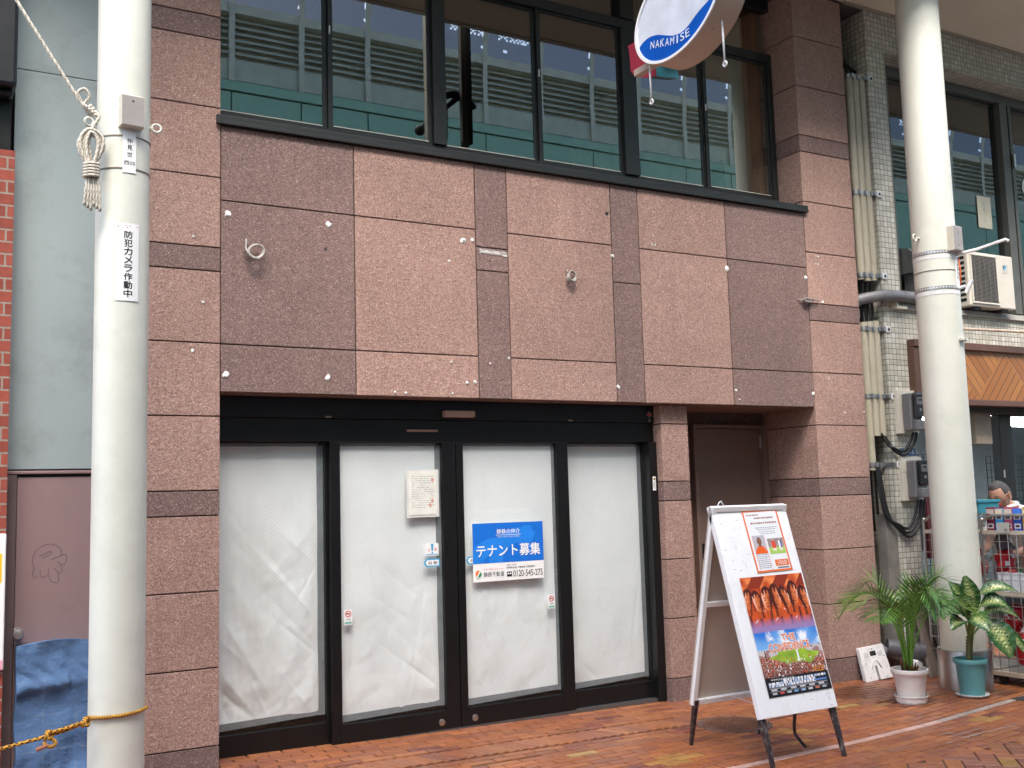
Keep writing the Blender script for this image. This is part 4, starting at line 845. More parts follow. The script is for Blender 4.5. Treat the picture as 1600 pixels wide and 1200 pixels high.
m.build('grille', paint('grille_wire', (.20, .185, .165), .5), AC)
m = MB()
for k in range(9): m.box(ACX0-.002, ACX0+.001, -.09, .08, ACZ0+.05+k*.052, ACZ0+.08+k*.052)
m.build('side_louvre', INK, AC)
m = MB(); m.box(7.69, 7.77, ACY0-.003, ACY0-.001, 3.675, 3.765); m.build('badge', paint('badge_plate', (.55, .52, .46), .4), AC); MB().add([(7.70, ACY0-.004, 3.745), (7.76, ACY0-.004, 3.755), (7.715, ACY0-.004, 3.695)], [(0, 2, 1)]).build('badge_mark', CYAN, AC); MB().add([(7.70, ACY0-.005, 3.75), (7.725, ACY0-.005, 3.752), (7.703, ACY0-.005, 3.712)], [(0, 2, 1)]).build('badge_mark', INK, AC)
for x in (7.30, 7.72): MB().box(x-.05, x+.05, -.10, .10, 3.289, 3.316).build('foot', INK, AC)
t = thing('vent_hood', 'grey metal vent hood between the tiled pilaster and the right pole', 'vent', (6.7, .1, 3.65)); m = MB(); pf = [(.22, 3.90), (.12, 3.88), (.03, 3.80), (.0, 3.64), (.22, 3.64)]
m.add([(x, y, z) for x in (6.62, 6.84) for y, z in pf], [(4, 3, 2, 1, 0), (5, 6, 7, 8, 9)]+[(i, (i+1) % 5, (i+1) % 5+5, i+5) for i in range(5)]); m.build('hood', ZINC, t); MB().box(6.66, 6.80, .08, .22, 3.36, 3.64).build('duct', METER, t, bevel=.006)
t = thing('rusty_rod', 'rusty white rod fixed across the tiled wall below the ledge', 'rod', (8, -.08, 3.1)); MB().tube([(7.0, -.09, 3.085), (8.9, -.28, 3.09)], .014, 8).build('rod', paint('rusty_white', (.55, .44, .34), .6, 0, .2, 10, 0, 50, ('8a5a38', 8, .7)), t, smooth='auto'); MB().box(7.0, 7.04, -.1, .0, 3.06, 3.11).build('bracket', ZINC, t)
m = MB(); m.box(6.20, 6.34, -.06, -.001, 3.235, 3.262); m.box(6.20, 6.22, -.06, -.001, 3.262, 3.30); tag(m.build('pipe_bracket', IVORY, None), 'small cream bracket on the tiles just below the grey pipe', 'bracket')

# ------------------------------------------------------------ NAKAMISE hanging sign
SX = 3.0
NS = thing('hanging_sign', 'oval white and blue hanging sign lettered NAKAMISE', 'sign', (SX, -1.0, 5.2))
EC, EA, EB, ET = (-.977, 5.061), .506, .352, R(-13.4)
def ell(a, s=1.): 
    u, v = EA*s*math.cos(a), EB*s*math.sin(a); return (EC[0]+u*math.cos(ET)-v*math.sin(ET), EC[1]+u*math.sin(ET)+v*math.cos(ET))
NSEG = 96; OUT = [ell(2*math.pi*k/NSEG) for k in range(NSEG)]; INN = [ell(2*math.pi*k/NSEG, .945) for k in range(NSEG)]
#OUTLINE
m = MB(); n = NSEG; vs = [(SX+.23, y, z) for y, z in OUT]+[(SX, y, z) for y, z in OUT]
m.add(vs, [(i, (i+1) % n, (i+1) % n+n, i+n) for i in range(n)]+[tuple(range(n))]); m.build('sign_case', paint('beige_sign_case', (.60, .46, .355), .45, 0, .05, 3), NS, smooth='auto')
m = MB(); vs = [(SX-.012, y, z) for y, z in OUT]+[(SX-.012, y, z) for y, z in INN]+[(SX+.004, y, z) for y, z in OUT]+[(SX+.004, y, z) for y, z in INN]
m.add(vs, [(i, i+n, (i+1) % n+n, (i+1) % n) for i in range(n)]+[(i, (i+1) % n, (i+1) % n+2*n, i+2*n) for i in range(n)]+[(i+n, i+3*n, (i+1) % n+3*n, (i+1) % n+n) for i in range(n)]); m.build('white_rim', WHITEP, NS, smooth='auto')
m = MB(); m.add([(SX-.002, y, z) for y, z in INN], [tuple(range(n-1, -1, -1))]); m.build('face', paint('pale_acrylic', (.62, .64, .70), .3), NS)
wave = [(-.45, 4.90), (-.522, 4.929), (-.587, 4.953), (-.666, 4.957), (-.753, 4.935), (-.837, 4.897), (-.92, 4.861), (-1.002, 4.846), (-1.075, 4.857), (-1.138, 4.884), (-1.189, 4.909), (-1.249, 4.93), (-1.331, 4.955), (-1.45, 4.99)]
W2 = spline([(0, a, b) for a, b in wave], 6); m = MB(); low = []
def lowz(y):
    zs = []
    for (y0, z0), (y1, z1) in zip(INN, INN[1:]+INN[:1]):
        if (y0-y)*(y1-y) <= 0 and y0 != y1: zs.append(z0+(z1-z0)*(y-y0)/(y1-y0))
    return (min(zs), max(zs)) if zs else None
prev = None
for p in W2:
    b = lowz(p.y)
    if not b or p.z <= b[0]: prev = None; continue
    cur = ((SX-.004, p.y, b[0]), (SX-.004, p.y, min(p.z, b[1])))
    if prev: m.add([prev[0], prev[1], cur[1], cur[0]], [(0, 1, 2, 3)])
    prev = cur
m.build('blue_wave', paint('deep_blue_acrylic', (.004, .085, .42), .3), NS)
cs = 'NAKAMISE'; TP = spline([(0, -.655, 4.905), (0, -.80, 4.868), (0, -.93, 4.832), (0, -1.02, 4.822), (0, -1.11, 4.828)], 20); L_ = [0]
for a, b in zip(TP, TP[1:]): L_.append(L_[-1]+(b-a).length)
for i, ch in enumerate(cs):
    s_ = L_[-1]*(i+.5)/len(cs); k = next(j for j in range(len(L_)) if L_[j] >= s_); p = TP[k]; dv = (TP[min(k+3, len(TP)-1)]-TP[max(k-3, 0)]).normalized()
    rr = math.atan2(dv.z, -dv.y)
    if ch == 'I': o = local(MB().box(-.0055, .0055, -.028, .028, -.001, .0004), 'lettering', WHITEP, NS)
    else: o = text('lettering', ch, NS, 0, 0, .044, .056, WHITEP, 0, .0)
    o.matrix_parent_inverse = Matrix.Translation(-NS.location); o.matrix_basis = Matrix.Translation((SX-.006, p.y, p.z-.012)) @ Matrix(((0, 0, -1), (-1, 0, 0), (0, 1, 0))).to_4x4() @ Matrix.Rotation(rr*.6, 4, 'Z')
for (x, y, z0, z1) in ((SX+.03, -.593, 4.80, 4.50), (SX+.12, -1.305, 4.86, 4.535)):
    m = MB(); m.tube([(x, y, z0), (x, y-.006, z1)], .007, 8); m.tube([(x, y-.008+.017*math.cos(a), z1-.016+.017*math.sin(a)) for a in [j*.45 for j in range(14)]], .007, 6, closed=True); m.build('hook_rod', WHITE, NS, smooth=True)
m = MB(); 
for dx, y, z in ((.05, -.98, 4.698), (.17, -1.05, 4.706), (.08, -1.25, 4.795), (.06, -.72, 4.716)): m.add(disc(0, 0, 0, .007, 8), [tuple(range(8))]); m.v[-8:] = [(SX+dx+a, y+b, z-.004) for a, b, c in m.v[-8:]]
m.build('screw', INK, NS)
m = MB(); m.box(SX+.08, SX+.14, -.60, -.33, 4.79, 4.84); m.build('bracket_arm', paint('beige_bracket', (.5, .4, .32), .5), NS, bevel=.004)
t = thing('flag_sign', 'red and teal panel behind the oval hanging sign', 'sign', (SX+.3, -.3, 5.1)); m = MB(); pl = [(-.03, 5.19), (-.045, 5.15), (-.055, 4.975), (-.075, 4.945), (-.19, 4.868), (-.28, 4.832), (-.38, 4.81), (-.38, 5.19)]
k = len(pl); m.add([(SX+.26, y, z) for y, z in pl]+[(SX+.46, y-.02, z+.01) for y, z in pl], [tuple(range(k)), tuple(range(2*k-1, k-1, -1))]+[(i, i+k, (i+1) % k+k, (i+1) % k) for i in range(k)], [(.26, .025, .045)]*2+[(.015, .12, .145)]*k); m.build('panel', CARD, t)
t = thing('hanger_post', 'cream post that carries the hanging sign under the canopy', 'post', (SX+.5, -.25, 5.4)); MB().box(SX+.42, SX+.56, -.34, -.16, 5.03, 8).build('post', paint('post_cream', (.52, .47, .36), .5), t, bevel=.006)
SK = .829
for o_, k_ in ((NS, SK), (bpy.data.objects['flag_sign'], SK), (bpy.data.objects['hanger_post'], .812)):
    o_.scale = (k_, k_, k_); o_.location = Vector(o_.location)*k_+Vector((-1.679, -6.590, 1.578))*(1-k_)
# ------------------------------------------------------------ A-frame sign board
AX0, AX1, RY, RZ = 2.69, 3.315, -1.44, 1.503
def afm(sy, dy):
    d = Vector((0, sy*dy, -1.52)).normalized(); u = Vector((1, 0, 0)); n = Vector((0, d.z*-1*0+sy*1.52, dy)).normalized()
    return d, n
def plane_m(front=True):
    d = Vector((0, -.445 if front else .35, -1.52)).normalized()
    if front: x = Vector((1, 0, 0)); y = -d; z = x.cross(y)
    else: x = Vector((-1, 0, 0)); y = -d; z = x.cross(y)
    return Matrix.Translation((AX0 if front else AX1, RY if front else RY+.012, RZ)) @ Matrix((x, y, z)).transposed().to_4x4()
FM, BM = plane_m(True), plane_m(False); AW = AX1-AX0
AF = thing('a_frame_sign', 'white A-frame sign board with black legs standing in front of the side door', 'sign board', (3.0, -1.45, -.018))
def wp(mb, name, mats, parent=AF, **kw): return mb.build(name, mats, parent, **kw)
m = MB(); m.box(0, AW, -1.295, 0, -.012, 0, M=FM); wp(m, 'front_board', WOODW, bevel=.002)
m = MB()
for a in ((0, .032, -1.295, 0), (AW-.032, AW, -1.295, 0), (.032, AW-.032, -.032, 0), (.032, AW-.032, -1.295, -1.26), (.032, AW-.032, -.645, -.615)): m.box(a[0], a[1], a[2], a[3], -.040, -.0125, M=FM)
wp(m, 'front_frame', WOODW, bevel=.002)
m = MB(); m.box(0, AW, -1.285, 0, -.012, 0, M=BM); wp(m, 'back_board', PLY, bevel=.002)
m = MB()
for a in ((0, .032, -1.285, 0), (AW-.032, AW, -1.285, 0), (.032, AW-.032, -.032, 0), (.032, AW-.032, -1.285, -1.25), (.032, AW-.032, -.645, -.615)): m.box(a[0], a[1], a[2], a[3], -.040, -.0125, M=BM)
wp(m, 'back_frame', WOODW, bevel=.002)
for M_, nm in ((FM, 1.583), (BM, 1.565)):
    for x in (.004, AW-.046):
        m = MB(); L0 = -nm
        def lp(u, v, z, M_=M_): return M_ @ Vector((u, v, z))
        wx = .042 if M_ is FM else .036; tp = .010
        vs = [lp(x, -1.25, -.045), lp(x+wx, -1.25, -.045), lp(x+wx, -1.25, -.013), lp(x, -1.25, -.013), lp(x+tp, L0, -.040), lp(x+wx-tp, L0, -.040), lp(x+wx-tp, L0, -.018), lp(x+tp, L0, -.018)]
        m.add(vs, [(0, 1, 2, 3), (7, 6, 5, 4), (0, 4, 5, 1), (1, 5, 6, 2), (2, 6, 7, 3), (3, 7, 4, 0)]); wp(m, 'leg', DARKLEG, bevel=.003)
p = FM @ Vector((.30, -1.24, -.03)); q = BM @ Vector((AW-.32, -1.26, -.02)); m = MB(); m.tube(spline([q, (p+q)/2+Vector((0, 0, -.03)), p], 8), .0035, 6); wp(m, 'stay_cord', paint('dirty_cord', (.5, .42, .38), .7))
m = MB(); s0 = FM @ Vector((.30, -1.24, -.03)); m.tube(spline([s0, s0+Vector((.13, .12, -.05)), s0+Vector((.16, .17, -.20)), s0+Vector((.165, .14, -.25)), (s0+Vector((.20, .12, -.30)))], 8), .011, 6); wp(m, 'loose_strap', INK)
m = MB(); c = Vector((2.78, RY, RZ)); m.tube([c+Vector((-.03, 0, -.002)), c+Vector((-.015, 0, .022)), c+Vector((.0, .0, .028)), c+Vector((.018, 0, .004))], .004, 6); wp(m, 'handle_cord', WHITE)
# residue of old tape on the board
m = MB()
for _ in range(46):
    u = rnd.choice([rnd.uniform(.02, .22), rnd.uniform(.56, .61), rnd.uniform(.03, .6)]); v = -rnd.uniform(.03, .42) if u < .24 else -rnd.uniform(1.19, 1.28) if u < .58 else -rnd.uniform(.05, 1.2)
    w, h = rnd.uniform(.004, .03), rnd.uniform(.001, .003); 
    if rnd.random() < .4: w, h = h, w
    m.box(u, min(AW-.005, u+w), v, v+h, .0, .0006, M=FM)
wp(m, 'tape_residue', paint('tape_residue', (.45, .43, .42), .6))
def poster_thing(name, label, u0, u1, v0, v1, sk=0.):
    M_ = FM @ Matrix.Translation(((u0+u1)/2, -(v0+v1)/2, .004)) @ Matrix.Rotation(sk, 4, 'Z'); return thing(name, label, 'poster', M_.translation, None, M_.to_euler()), u1-u0, v1-v0
# big match poster, painted cell by cell as a flat print
t, w, h = poster_thing('match_poster', 'large orange and blue football poster with the words THE CONFIDENCE on the A-frame', .092, .612, .463, 1.184, R(.5))
NX, NY = 150, 208
img = [[(0, 0, 0)]*NX for _ in range(NY)]
def blend(a, b, f): f = max(0, min(1, f)); return tuple(x+(y-x)*f for x, y in zip(a, b))
OR1, OR2, OR3, DK, BL1, BL2, WH = [lin(x) for x in ('d8571c', 'f08a4a', 'a83510', '240c06', '2d77cf', '8cc3ee', 'f4f4f6')]
faces = [(.05, .19, .070, -1, .2), (.19, .215, .074, -1, -.15), (.345, .20, .084, -1, .1), (.485, .19, .088, 1, .05), (.63, .20, .078, 1, -.2), (.775, .175, .086, 1, .15), (.935, .215, .082, 1, -.1)]
for j in range(NY):
    v = (j+.5)/NY
    for i in range(NX):
        u = (i+.5)/NX; nz = noise.noise((u*9, v*14, 2)); n2 = noise.noise((u*40, v*50, 5))
        if v < .47:
            c = blend(OR3, OR1, .5+.9*noise.noise((u*5, v*6, 8)))
            if v > .29:        # jerseys
                sh = abs(math.sin(u*math.pi*6.3+1.1)); c = blend(OR1, OR3, .5*(sh > .86)+.25*nz+.2); 
                if abs((v-.335)-.05*math.sin(u*20)) < .004 and sh < .4: c = WH
                if sh > .95: c = blend(c, DK, .7)
            if .10 < v < .30 and not any(abs(u-f_[0]) < f_[2]*.9 for f_ in faces): c = blend(c, DK, .6)
            if v < .10: c = blend(c, OR2, .5+nz) if (math.sin(u*16+v*20) > .1) else blend(OR3, DK, .35)
            for fx, fy, fr, sd, tl in faces:
                du, dv = (u-fx)/fr, (v-fy)/(fr*1.18); du += tl*dv; r2 = du*du+dv*dv
                if abs(du) < .55 and .75 < dv < 1.6: c = blend(OR1, DK, .25+.5*(du*sd < -.1))       # neck
                if (du*du*1.0+((dv+.06)/1.05)**2) < 1.10 and dv < -.62+.22*math.sin(du*11+fx*40)+.3*du*du: c = blend(DK, OR3, .12+.2*max(0, n2))  # hair
                elif r2 < 1 and (abs(du) < .92-.35*max(0, dv)):
                    lt = .5+.62*(du-.1)*sd-.12*dv; c = blend(OR3, blend(OR2, WH, .25*(lt > .8)), lt*1.1+.25*n2-.08)
                    if lt < .27+.12*nz: c = blend(c, DK, .85)
                    if abs(dv+.12) < .05 and .16 < abs(du-.05*sd) < .58: c = blend(DK, c, .35)            # brows
                    if abs(dv-.05) < .045 and .20 < abs(du-.05*sd) < .48: c = blend(DK, c, .35)            # eyes
                    if abs(du-.12*sd) < .09 and -.0 < dv < .40: c = blend(c, OR2 if du*sd > .1*sd else OR3, .6)
                    if abs(dv-.36) < .05 and abs(du-.08*sd) < .20: c = blend(c, DK, .5)                  # nose base
                    if abs(dv-.58) < .05 and abs(du-.05*sd) < .30: c = blend(c, DK, .65)                 # mouth
            if v > .36: c = blend(c, blend(BL1, OR2, .35), (v-.36)/.08)
        elif v < .62:
            c = blend(BL1, BL2, (v-.47)/.15+.6*noise.noise((u*4, v*9, 1))); cl = noise.noise((u*6, v*13, 4))+.25*n2+.9*(v-.53)
            c = blend(c, WH, cl*2.2)
        elif v < .845:
            c = blend(lin('5f7f2c'), lin('a8c832'), .5+nz*.6+.3*(v < .72))
            dl = abs(u-.55)/.42
            if v < .635+.06*max(0, dl-.35)+(.0 if .3 < u < .75 else .015): c = blend(lin('d9d4cf'), lin('8f4f47'), (nz > 0)*.6+.2)
            if v > .775+.03*math.sin(u*5+2.2)+.02*n2 or (v-.66) > (u-.02)*.22+.015*n2 and u < .42 or (u-.62)*.42 > .83-v+.015*n2:
                k = rnd.random(); c = blend(lin(rnd.choice(['a8261c', 'd8531f', '3a2a26', 'e8c9a8', '6b3a2a', '1e1a1c', 'c9372a', 'efe6dc'])), DK, .38*k+max(0, (v-.72)*3.4))
            if abs(u-.60) < .012 and .63 < v < .74: c = WH
            if .74 < u < .9 and .57 < v < .64 and abs((u-.74)*.6-(v-.575)) < .012: c = DK
            if abs(u-.10) < .006 and v < .70: c = DK
            if n2 > .35 and v > .70: c = WH if nz > 0 else OR1
        else: c = lin('141216')
        img[j][i] = c
def put(x0, x1, y0, y1, c):
    for j in range(int(y0*NY), int(y1*NY)+1):
        for i in range(int(x0*NX), int(x1*NX)+1):
            if 0 <= i < NX and 0 <= j < NY: img[j][i] = c
for row, (y, hh) in enumerate(((.868, .013), (.888, .013), (.908, .013))):
    x = .04+(.24 if row == 0 else .0)
    while x < .94-(.2 if row > 0 else 0):
        wv_ = rnd.uniform(.012, .05); put(x, x+wv_, y, y+hh, lin(rnd.choice(['e8e6ea', 'f2f2f4', 'a9bdd8', 'd8d4d8']))); x += wv_+rnd.uniform(.012, .024)
put(.75, .95, .905, .914, lin('5b86c4'))
for y in (.932, .957): put(.04, .95, y, y+.001, lin('8a888c'))
for k in range(6): x = .06+.15*k; put(x, x+.08, .942, .948, lin('c9c6c6'))
for k, cc in enumerate(('c8c4c4', 'd2503f', 'c4c8c4', '7fb0e0', '9fc0e0', 'd8d8d8', 'd87a5a', 'b9b9b9')): x = .07+.112*k; put(x, x+.06, .968, .980, lin(cc))
local(MB().grid(lambda u, v: ((u-.5)*w, (.5-v)*h, 0), NX, NY, lambda u, v: img[min(NY-1, int(v*NY))][min(NX-1, int(u*NX))]), 'print', CARD, t)
for dz, mm, bo in ((.001, paint('pale_outline', (.86, .72, .64), .4), .05), (.0016, ORANGE, .0)):
    k = 1+bo*.0
    text('title_lettering', 'THE', t, .01, -.022, .110+bo*.16, .036+bo*.2, mm, dz, .018+bo)
    text('title_lettering', 'CONFIDENCE', t, .0, -.078, .335+bo*.16, .044+bo*.2, mm, dz, .02+bo)
text('team_lettering', 'S PULSE', t, .185, -.232, .10, .035, paint('yellow_orange_print', (.85, .30, .02), .4), .001, .02, shear=.15)
text('web_lettering', 'www.s-pulse.co.jp', t, -.12, -.262, .19, .018, WHITEP, .001, .01)
# notice above it
t, w, h = poster_thing('match_notice', 'orange framed white notice with two small photos above the large poster', .242, .542, .038, .44, R(1.2))
local(MB().box(-w/2, w/2, -h/2, h/2, -.002, 0), 'sheet', WHITEP, t)
m = MB(); e = .012
for a in ((-w/2, w/2, h/2-e, h/2), (-w/2, w/2, -h/2, -h/2+e), (-w/2, -w/2+e, -h/2+e, h/2-e), (w/2-e, w/2, -h/2+e, h/2-e)): m.box(*a, .0002, .0008)
local(m, 'orange_frame', ORANGE, t)
m = MB()
for (y, hh, x0, x1, g_) in ((.165, .010, -.12, -.02, 1), (.143, .012, -.06, .10, 1), (.110, .013, -.10, .12, 1), (.082, .005, -.07, .10, 0), (.070, .005, -.06, .09, 0), (.055, .005, -.05, .09, 0), (.042, .005, -.04, .09, 0)):
    x = x0
    while x < x1: ww = rnd.uniform(.006, .02); m.box(x, x+ww, y, y+hh*.8, .0003, .0008, lin('a06a60') if g_ else lin('8f8f98')); x += ww+rnd.uniform(.003, .007)
for k in range(8):
    x = -.115
    while x < -.03: ww = rnd.uniform(.006, .018); m.box(x, x+ww, -.09-.012*k, -.086-.012*k, .0003, .0008, lin('7a7890')); x += ww+.005
local(m, 'printed_lines', CARD, t)
def pic(name, x0, x1, y0, y1, fn, nx=26, ny=30): local(MB().grid(lambda u, v: (x0+(x1-x0)*u, y1+(y0-y1)*v, .0009), nx, ny, fn), name, CARD, t)
def ph1(u, v):
    if ((u-.5)/.20)**2+((v-.32)/.22)**2 < 1: return blend(lin('8a5a44'), lin('4a2c22'), (v < .18)*.8+(abs(v-.32) < .03)*.4+(abs(v-.44) < .02 and abs(u-.5) < .1)*.5)
    if v > .60 and abs(u-.5) < .2+.9*(v-.55): return lin('e8601c')
    if abs(u-.5) < .1 and v > .5: return lin('7a4c3a')
    return lin('b9b4b8')
def ph2(u, v):
    for x, c in ((.30, 'd8482a'), (.42, 'd8482a'), (.70, 'e8e8f0'), (.80, '3a4a8a')):
        if abs(u-x) < .06 and .15 < v < .8: return lin(c if v < .5 else 'e8d8c8' if v > .62 else c)
    return lin('a8c860') if v > .55 else blend(lin('5a4a4a'), lin('c8b0a8'), rnd.random())
pic('portrait_photo', -.118, -.02, -.082, .035, ph1); pic('match_photo', .0, .135, -.09, .01, ph2)
MB_ = MB(); e = .002
for a in ((-.120, -.018, -.198, -.196), (-.120, -.118, -.196, .035), (-.020, -.018, -.196, .035)): MB_.box(*a, .0003, .001)
local(MB_, 'orange_rule', ORANGE, t); local(MB().box(.02, .132, -.168, -.128, .0003, .001), 'logo_field', ORANGE, t); text('logo_lettering', 'S-PULSE', t, .076, -.148, .08, .024, WHITEP, .0015, .02, shear=.2); local(MB().box(.03, .128, -.184, -.175, .0003, .001), 'logo_caption', GREYTXT, t)

# ------------------------------------------------------------ plants
SOIL = paint('potting_soil', (.05, .032, .02), .95, 0, .3, 20, .6, 50)
GD, GM, GLt = lin('27501f'), lin('43752d'), lin('789c42')
def potted(name, label, x, y, r, hgt, pm, sm, saucer_r, saucer_h):
    z = gz(x); t = thing(name, label, 'plant', (x, y, z), None)
    MB().lathe([(saucer_r*.84, .0), (saucer_r*.86, saucer_h*.1), (saucer_r*.95, saucer_h-.008), (saucer_r, saucer_h-.006), (saucer_r, saucer_h), (saucer_r-.006, saucer_h), (saucer_r*.9, .012), (.0, .012)], x, y, 40, z0=z+.002, cap=False).build('saucer', sm, t, smooth='auto')
    MB().lathe([(.0, .014), (r*.70, .014), (r*.72, .03), (r*.86, hgt-.04), (r*.88, hgt-.035), (r*.98, hgt-.034), (r, hgt-.028), (r, hgt-.004), (r*.985, hgt), (r*.90, hgt), (r*.88, hgt-.03)], x, y, 48, z0=z, cap=False).build('pot', pm, t, smooth='auto')
    MB().lathe([(0, hgt-.028), (r*.88, hgt-.03)], x, y, 24, z0=z, cap=False).build('soil', SOIL, t); return t, z
POTW = paint('white_plastic_pot', (.80, .77, .74), .45, 0, .04, 4, 0, 50, ('9b9086', 5, .3)); POTT = paint('teal_plastic_pot', (.115, .33, .345), .4, 0, .08, 3)
px, py = 4.985, -.95
t, z = potted('potted_palm', 'bushy areca palm in a white plastic pot with a deep saucer', px, py, .138, .255, POTW, POTW, .124, .058)
STEMC = [lin('5a3a22'), lin('6b4a2a'), lin('4a3520')]
nfr = 16
for i in range(nfr):
    a = i*2.399+rnd.uniform(-.25, .25); lean = rnd.uniform(.08, .30) if i > 3 else rnd.uniform(.02, .08); H = rnd.uniform(.46, .66); Lf = rnd.uniform(.24, .38)
    if i in (4, 9, 14): a, lean, H, Lf = R(150)+.35*(i-9)/5, .26, .56, .36
    if i in (5, 10): a, lean, H, Lf = R(-35)+.25*(i-7), .34, .50, .40
    d = Vector((math.cos(a), math.sin(a), 0)); b0 = Vector((px, py, z+.22))+d*.035*rnd.uniform(.2, 1)
    P0 = [b0, b0+d*lean*.10+Vector((0, 0, H*.40)), b0+d*lean*.40+Vector((0, 0, H*.85)), b0+d*(lean*.5+Lf*.30)+Vector((0, 0, H*1.08)), b0+d*(lean*.5+Lf*.68)+Vector((0, 0, H*1.08-.05)), b0+d*(lean*.5+Lf*.98)+Vector((0, 0, H*1.03-.12*rnd.uniform(.5, 1.3)))]
    sp = spline(P0, 10); m = MB(); n = len(sp); m.tube(sp, [.0085*(1-.8*k/n) for k in range(n)], 6, blend(GM, GLt, .4))
    nl = 25; tint = rnd.uniform(-.2, .25); yell = rnd.random() < .3
    for k in range(nl):
        f = .34+.66*k/nl; j = min(n-2, int(f*(n-1))); p = sp[j].lerp(sp[j+1], f*(n-1)-j); dr = (sp[j+1]-sp[j]).normalized(); side = dr.cross(Vector((0, 0, 1))).normalized(); upv = side.cross(dr)
        ll = (.20*math.sin(math.pi*min(1, .16+.80*(k/nl)))+.035)*rnd.uniform(.85, 1.1)
        for sg in (-1, 1):
            dv = (side*sg*.80+dr*(.62+.4*k/nl)+upv*(.36+rnd.uniform(-.12, .12))).normalized(); wv_ = .0052
            c = blend(blend(GD, GM, rnd.random()+tint), GLt if not yell else lin('a8b052'), rnd.uniform(0, .45)); sidew = dv.cross(upv).normalized()*wv_
            q0, q1, q2, q3 = p, p+dv*ll*.4, p+dv*ll*.75+Vector((0, 0, -.008)), p+dv*ll+Vector((0, 0, -.026*rnd.uniform(.4, 1.3)))
            m.add([q0-sidew*.4, q0+sidew*.4, q1+sidew, q1-sidew, q2+sidew*.7, q2-sidew*.7, q3], [(0, 1, 2, 3), (3, 2, 4, 5), (5, 4, 6)], c)
    m.build('frond', LEAF, t)
m = MB()
for k in range(16):
    a = k*2.4; d = Vector((math.cos(a), math.sin(a), 0)); b0 = Vector((px, py, z+.215))+d*.05*math.sqrt(rnd.random()); m.tube([b0, b0+d*.02+Vector((0, 0, rnd.uniform(.06, .13)))], [.012, .006], 6, rnd.choice(STEMC))
m.build('stem_base', LEAF, t)
dx, dy = 5.575, -1.04
t, z = potted('potted_dieffenbachia', 'broad variegated leaf plant in a teal pot with a white saucer', dx, dy, .128, .29, POTT, WHITE, .125, .022)
m = MB(); tr_ = spline([(dx-.01, dy, z+.25), (dx, dy, z+.36), (dx+.02, dy-.01, z+.50), (dx+.035, dy-.01, z+.62)], 8); m.tube(tr_, [.026, .026]+[.024]*(len(tr_)-4)+[.016, .010], 10, lin('5a6a30')); 
for k in range(9): m.lathe([(.0265, 0), (.029, .004), (.0265, .008)], dx-.008+.002*k, dy, 14, lin('6a5a34'), z0=z+.27+.022*k, cap=False)
m.build('trunk', LEAF, t, smooth=True)
right = Vector((.79, -.52, 0)).normalized(); toward = Vector((-.791, -.611, 0))
def dleaf(base, tip, wid, droop, nrm_hint):
    base, tip = Vector(base), Vector(tip); m = MB(); dr = tip-base; L = dr.length; side = dr.cross(nrm_hint).normalized(); nv = side.cross(dr).normalized(); nu, nv_ = 12, 22
    def fn(u, v):
        s = (u-.5)*2; wv_ = wid*(math.sin(math.pi*min(1, v*.94+.03))**.75)*(1-.25*v); c = base+dr*v+nv*(droop*math.sin(v*2.2)*1.0)+Vector((0, 0, -droop*v*v*1.3))
        return c+side*s*wv_+nv*(abs(s)**1.4*wv_*.35+.004*math.sin(v*38)*(abs(s)))
    def col(u, v):
        s = abs(u-.5)*2; k = math.sin((v*1.0-s*.22)*62)*.5+.5; cream = lin('cdd38c'); g_ = blend(lin('1b4222'), lin('2e5f28'), rnd.random())
        f = (1-s*1.45)*1.2*(.12+.88*k)+.35*noise.noise((u*9, v*14, base.x*30)); f *= max(0., 1-abs(v-.45)*1.35)
        if s < .06: return lin('7fa04a')
        return blend(g_, cream, f*1.05)
    m.grid(fn, nu, nv_, col); return m
top = Vector(tr_[-1]); Lf = [  # (u right, up) of base and tip relative to the trunk top, width, droop, toward-camera amount
 ((.02, .03), (-.03, .35), .085, .03, .02), ((-.02, .02), (-.17, .33), .070, .06, -.05), ((-.03, .0), (-.15, .22), .075, .04, .12), ((-.04, .0), (-.25, .10), .095, .06, .12),
 ((.07, .17), (.37, .22), .068, .07, .02), ((.08, .08), (.31, .09), .085, .09, .06), ((.10, .02), (.36, -.02), .075, .10, -.08), ((.13, -.03), (.27, -.27), .115, .04, .12),
 ((.0, .0), (.13, -.07), .095, .04, .24), ((-.05, -.03), (-.17, -.06), .080, .05, .20), ((.18, -.10), (.38, -.30), .066, .07, -.06), ((.0, .04), (-.08, .19), .070, .04, .18)]
for (b0, t0, wd, dp, tw_) in Lf:
    base = top+right*b0[0]+Vector((0, 0, b0[1]-.01))+toward*tw_*.35; tip = top+right*t0[0]+Vector((0, 0, t0[1]))+toward*tw_; m = dleaf(base, tip, wd, dp, toward*.75+Vector((0, 0, .85)))
    lf = m.build('leaf', LEAF, t, smooth=True); st = Vector(tr_[int(len(tr_)*.45+rnd.random()*len(tr_)*.4)]); m = MB(); m.tube(spline([st, st.lerp(base, .5)+Vector((0, 0, .015)), base, base.lerp(tip, .12)], 5), [.009]*10+[.005]*6, 6, lin('6f8a44')); m.build('leaf_stalk', LEAF, t, smooth=True)

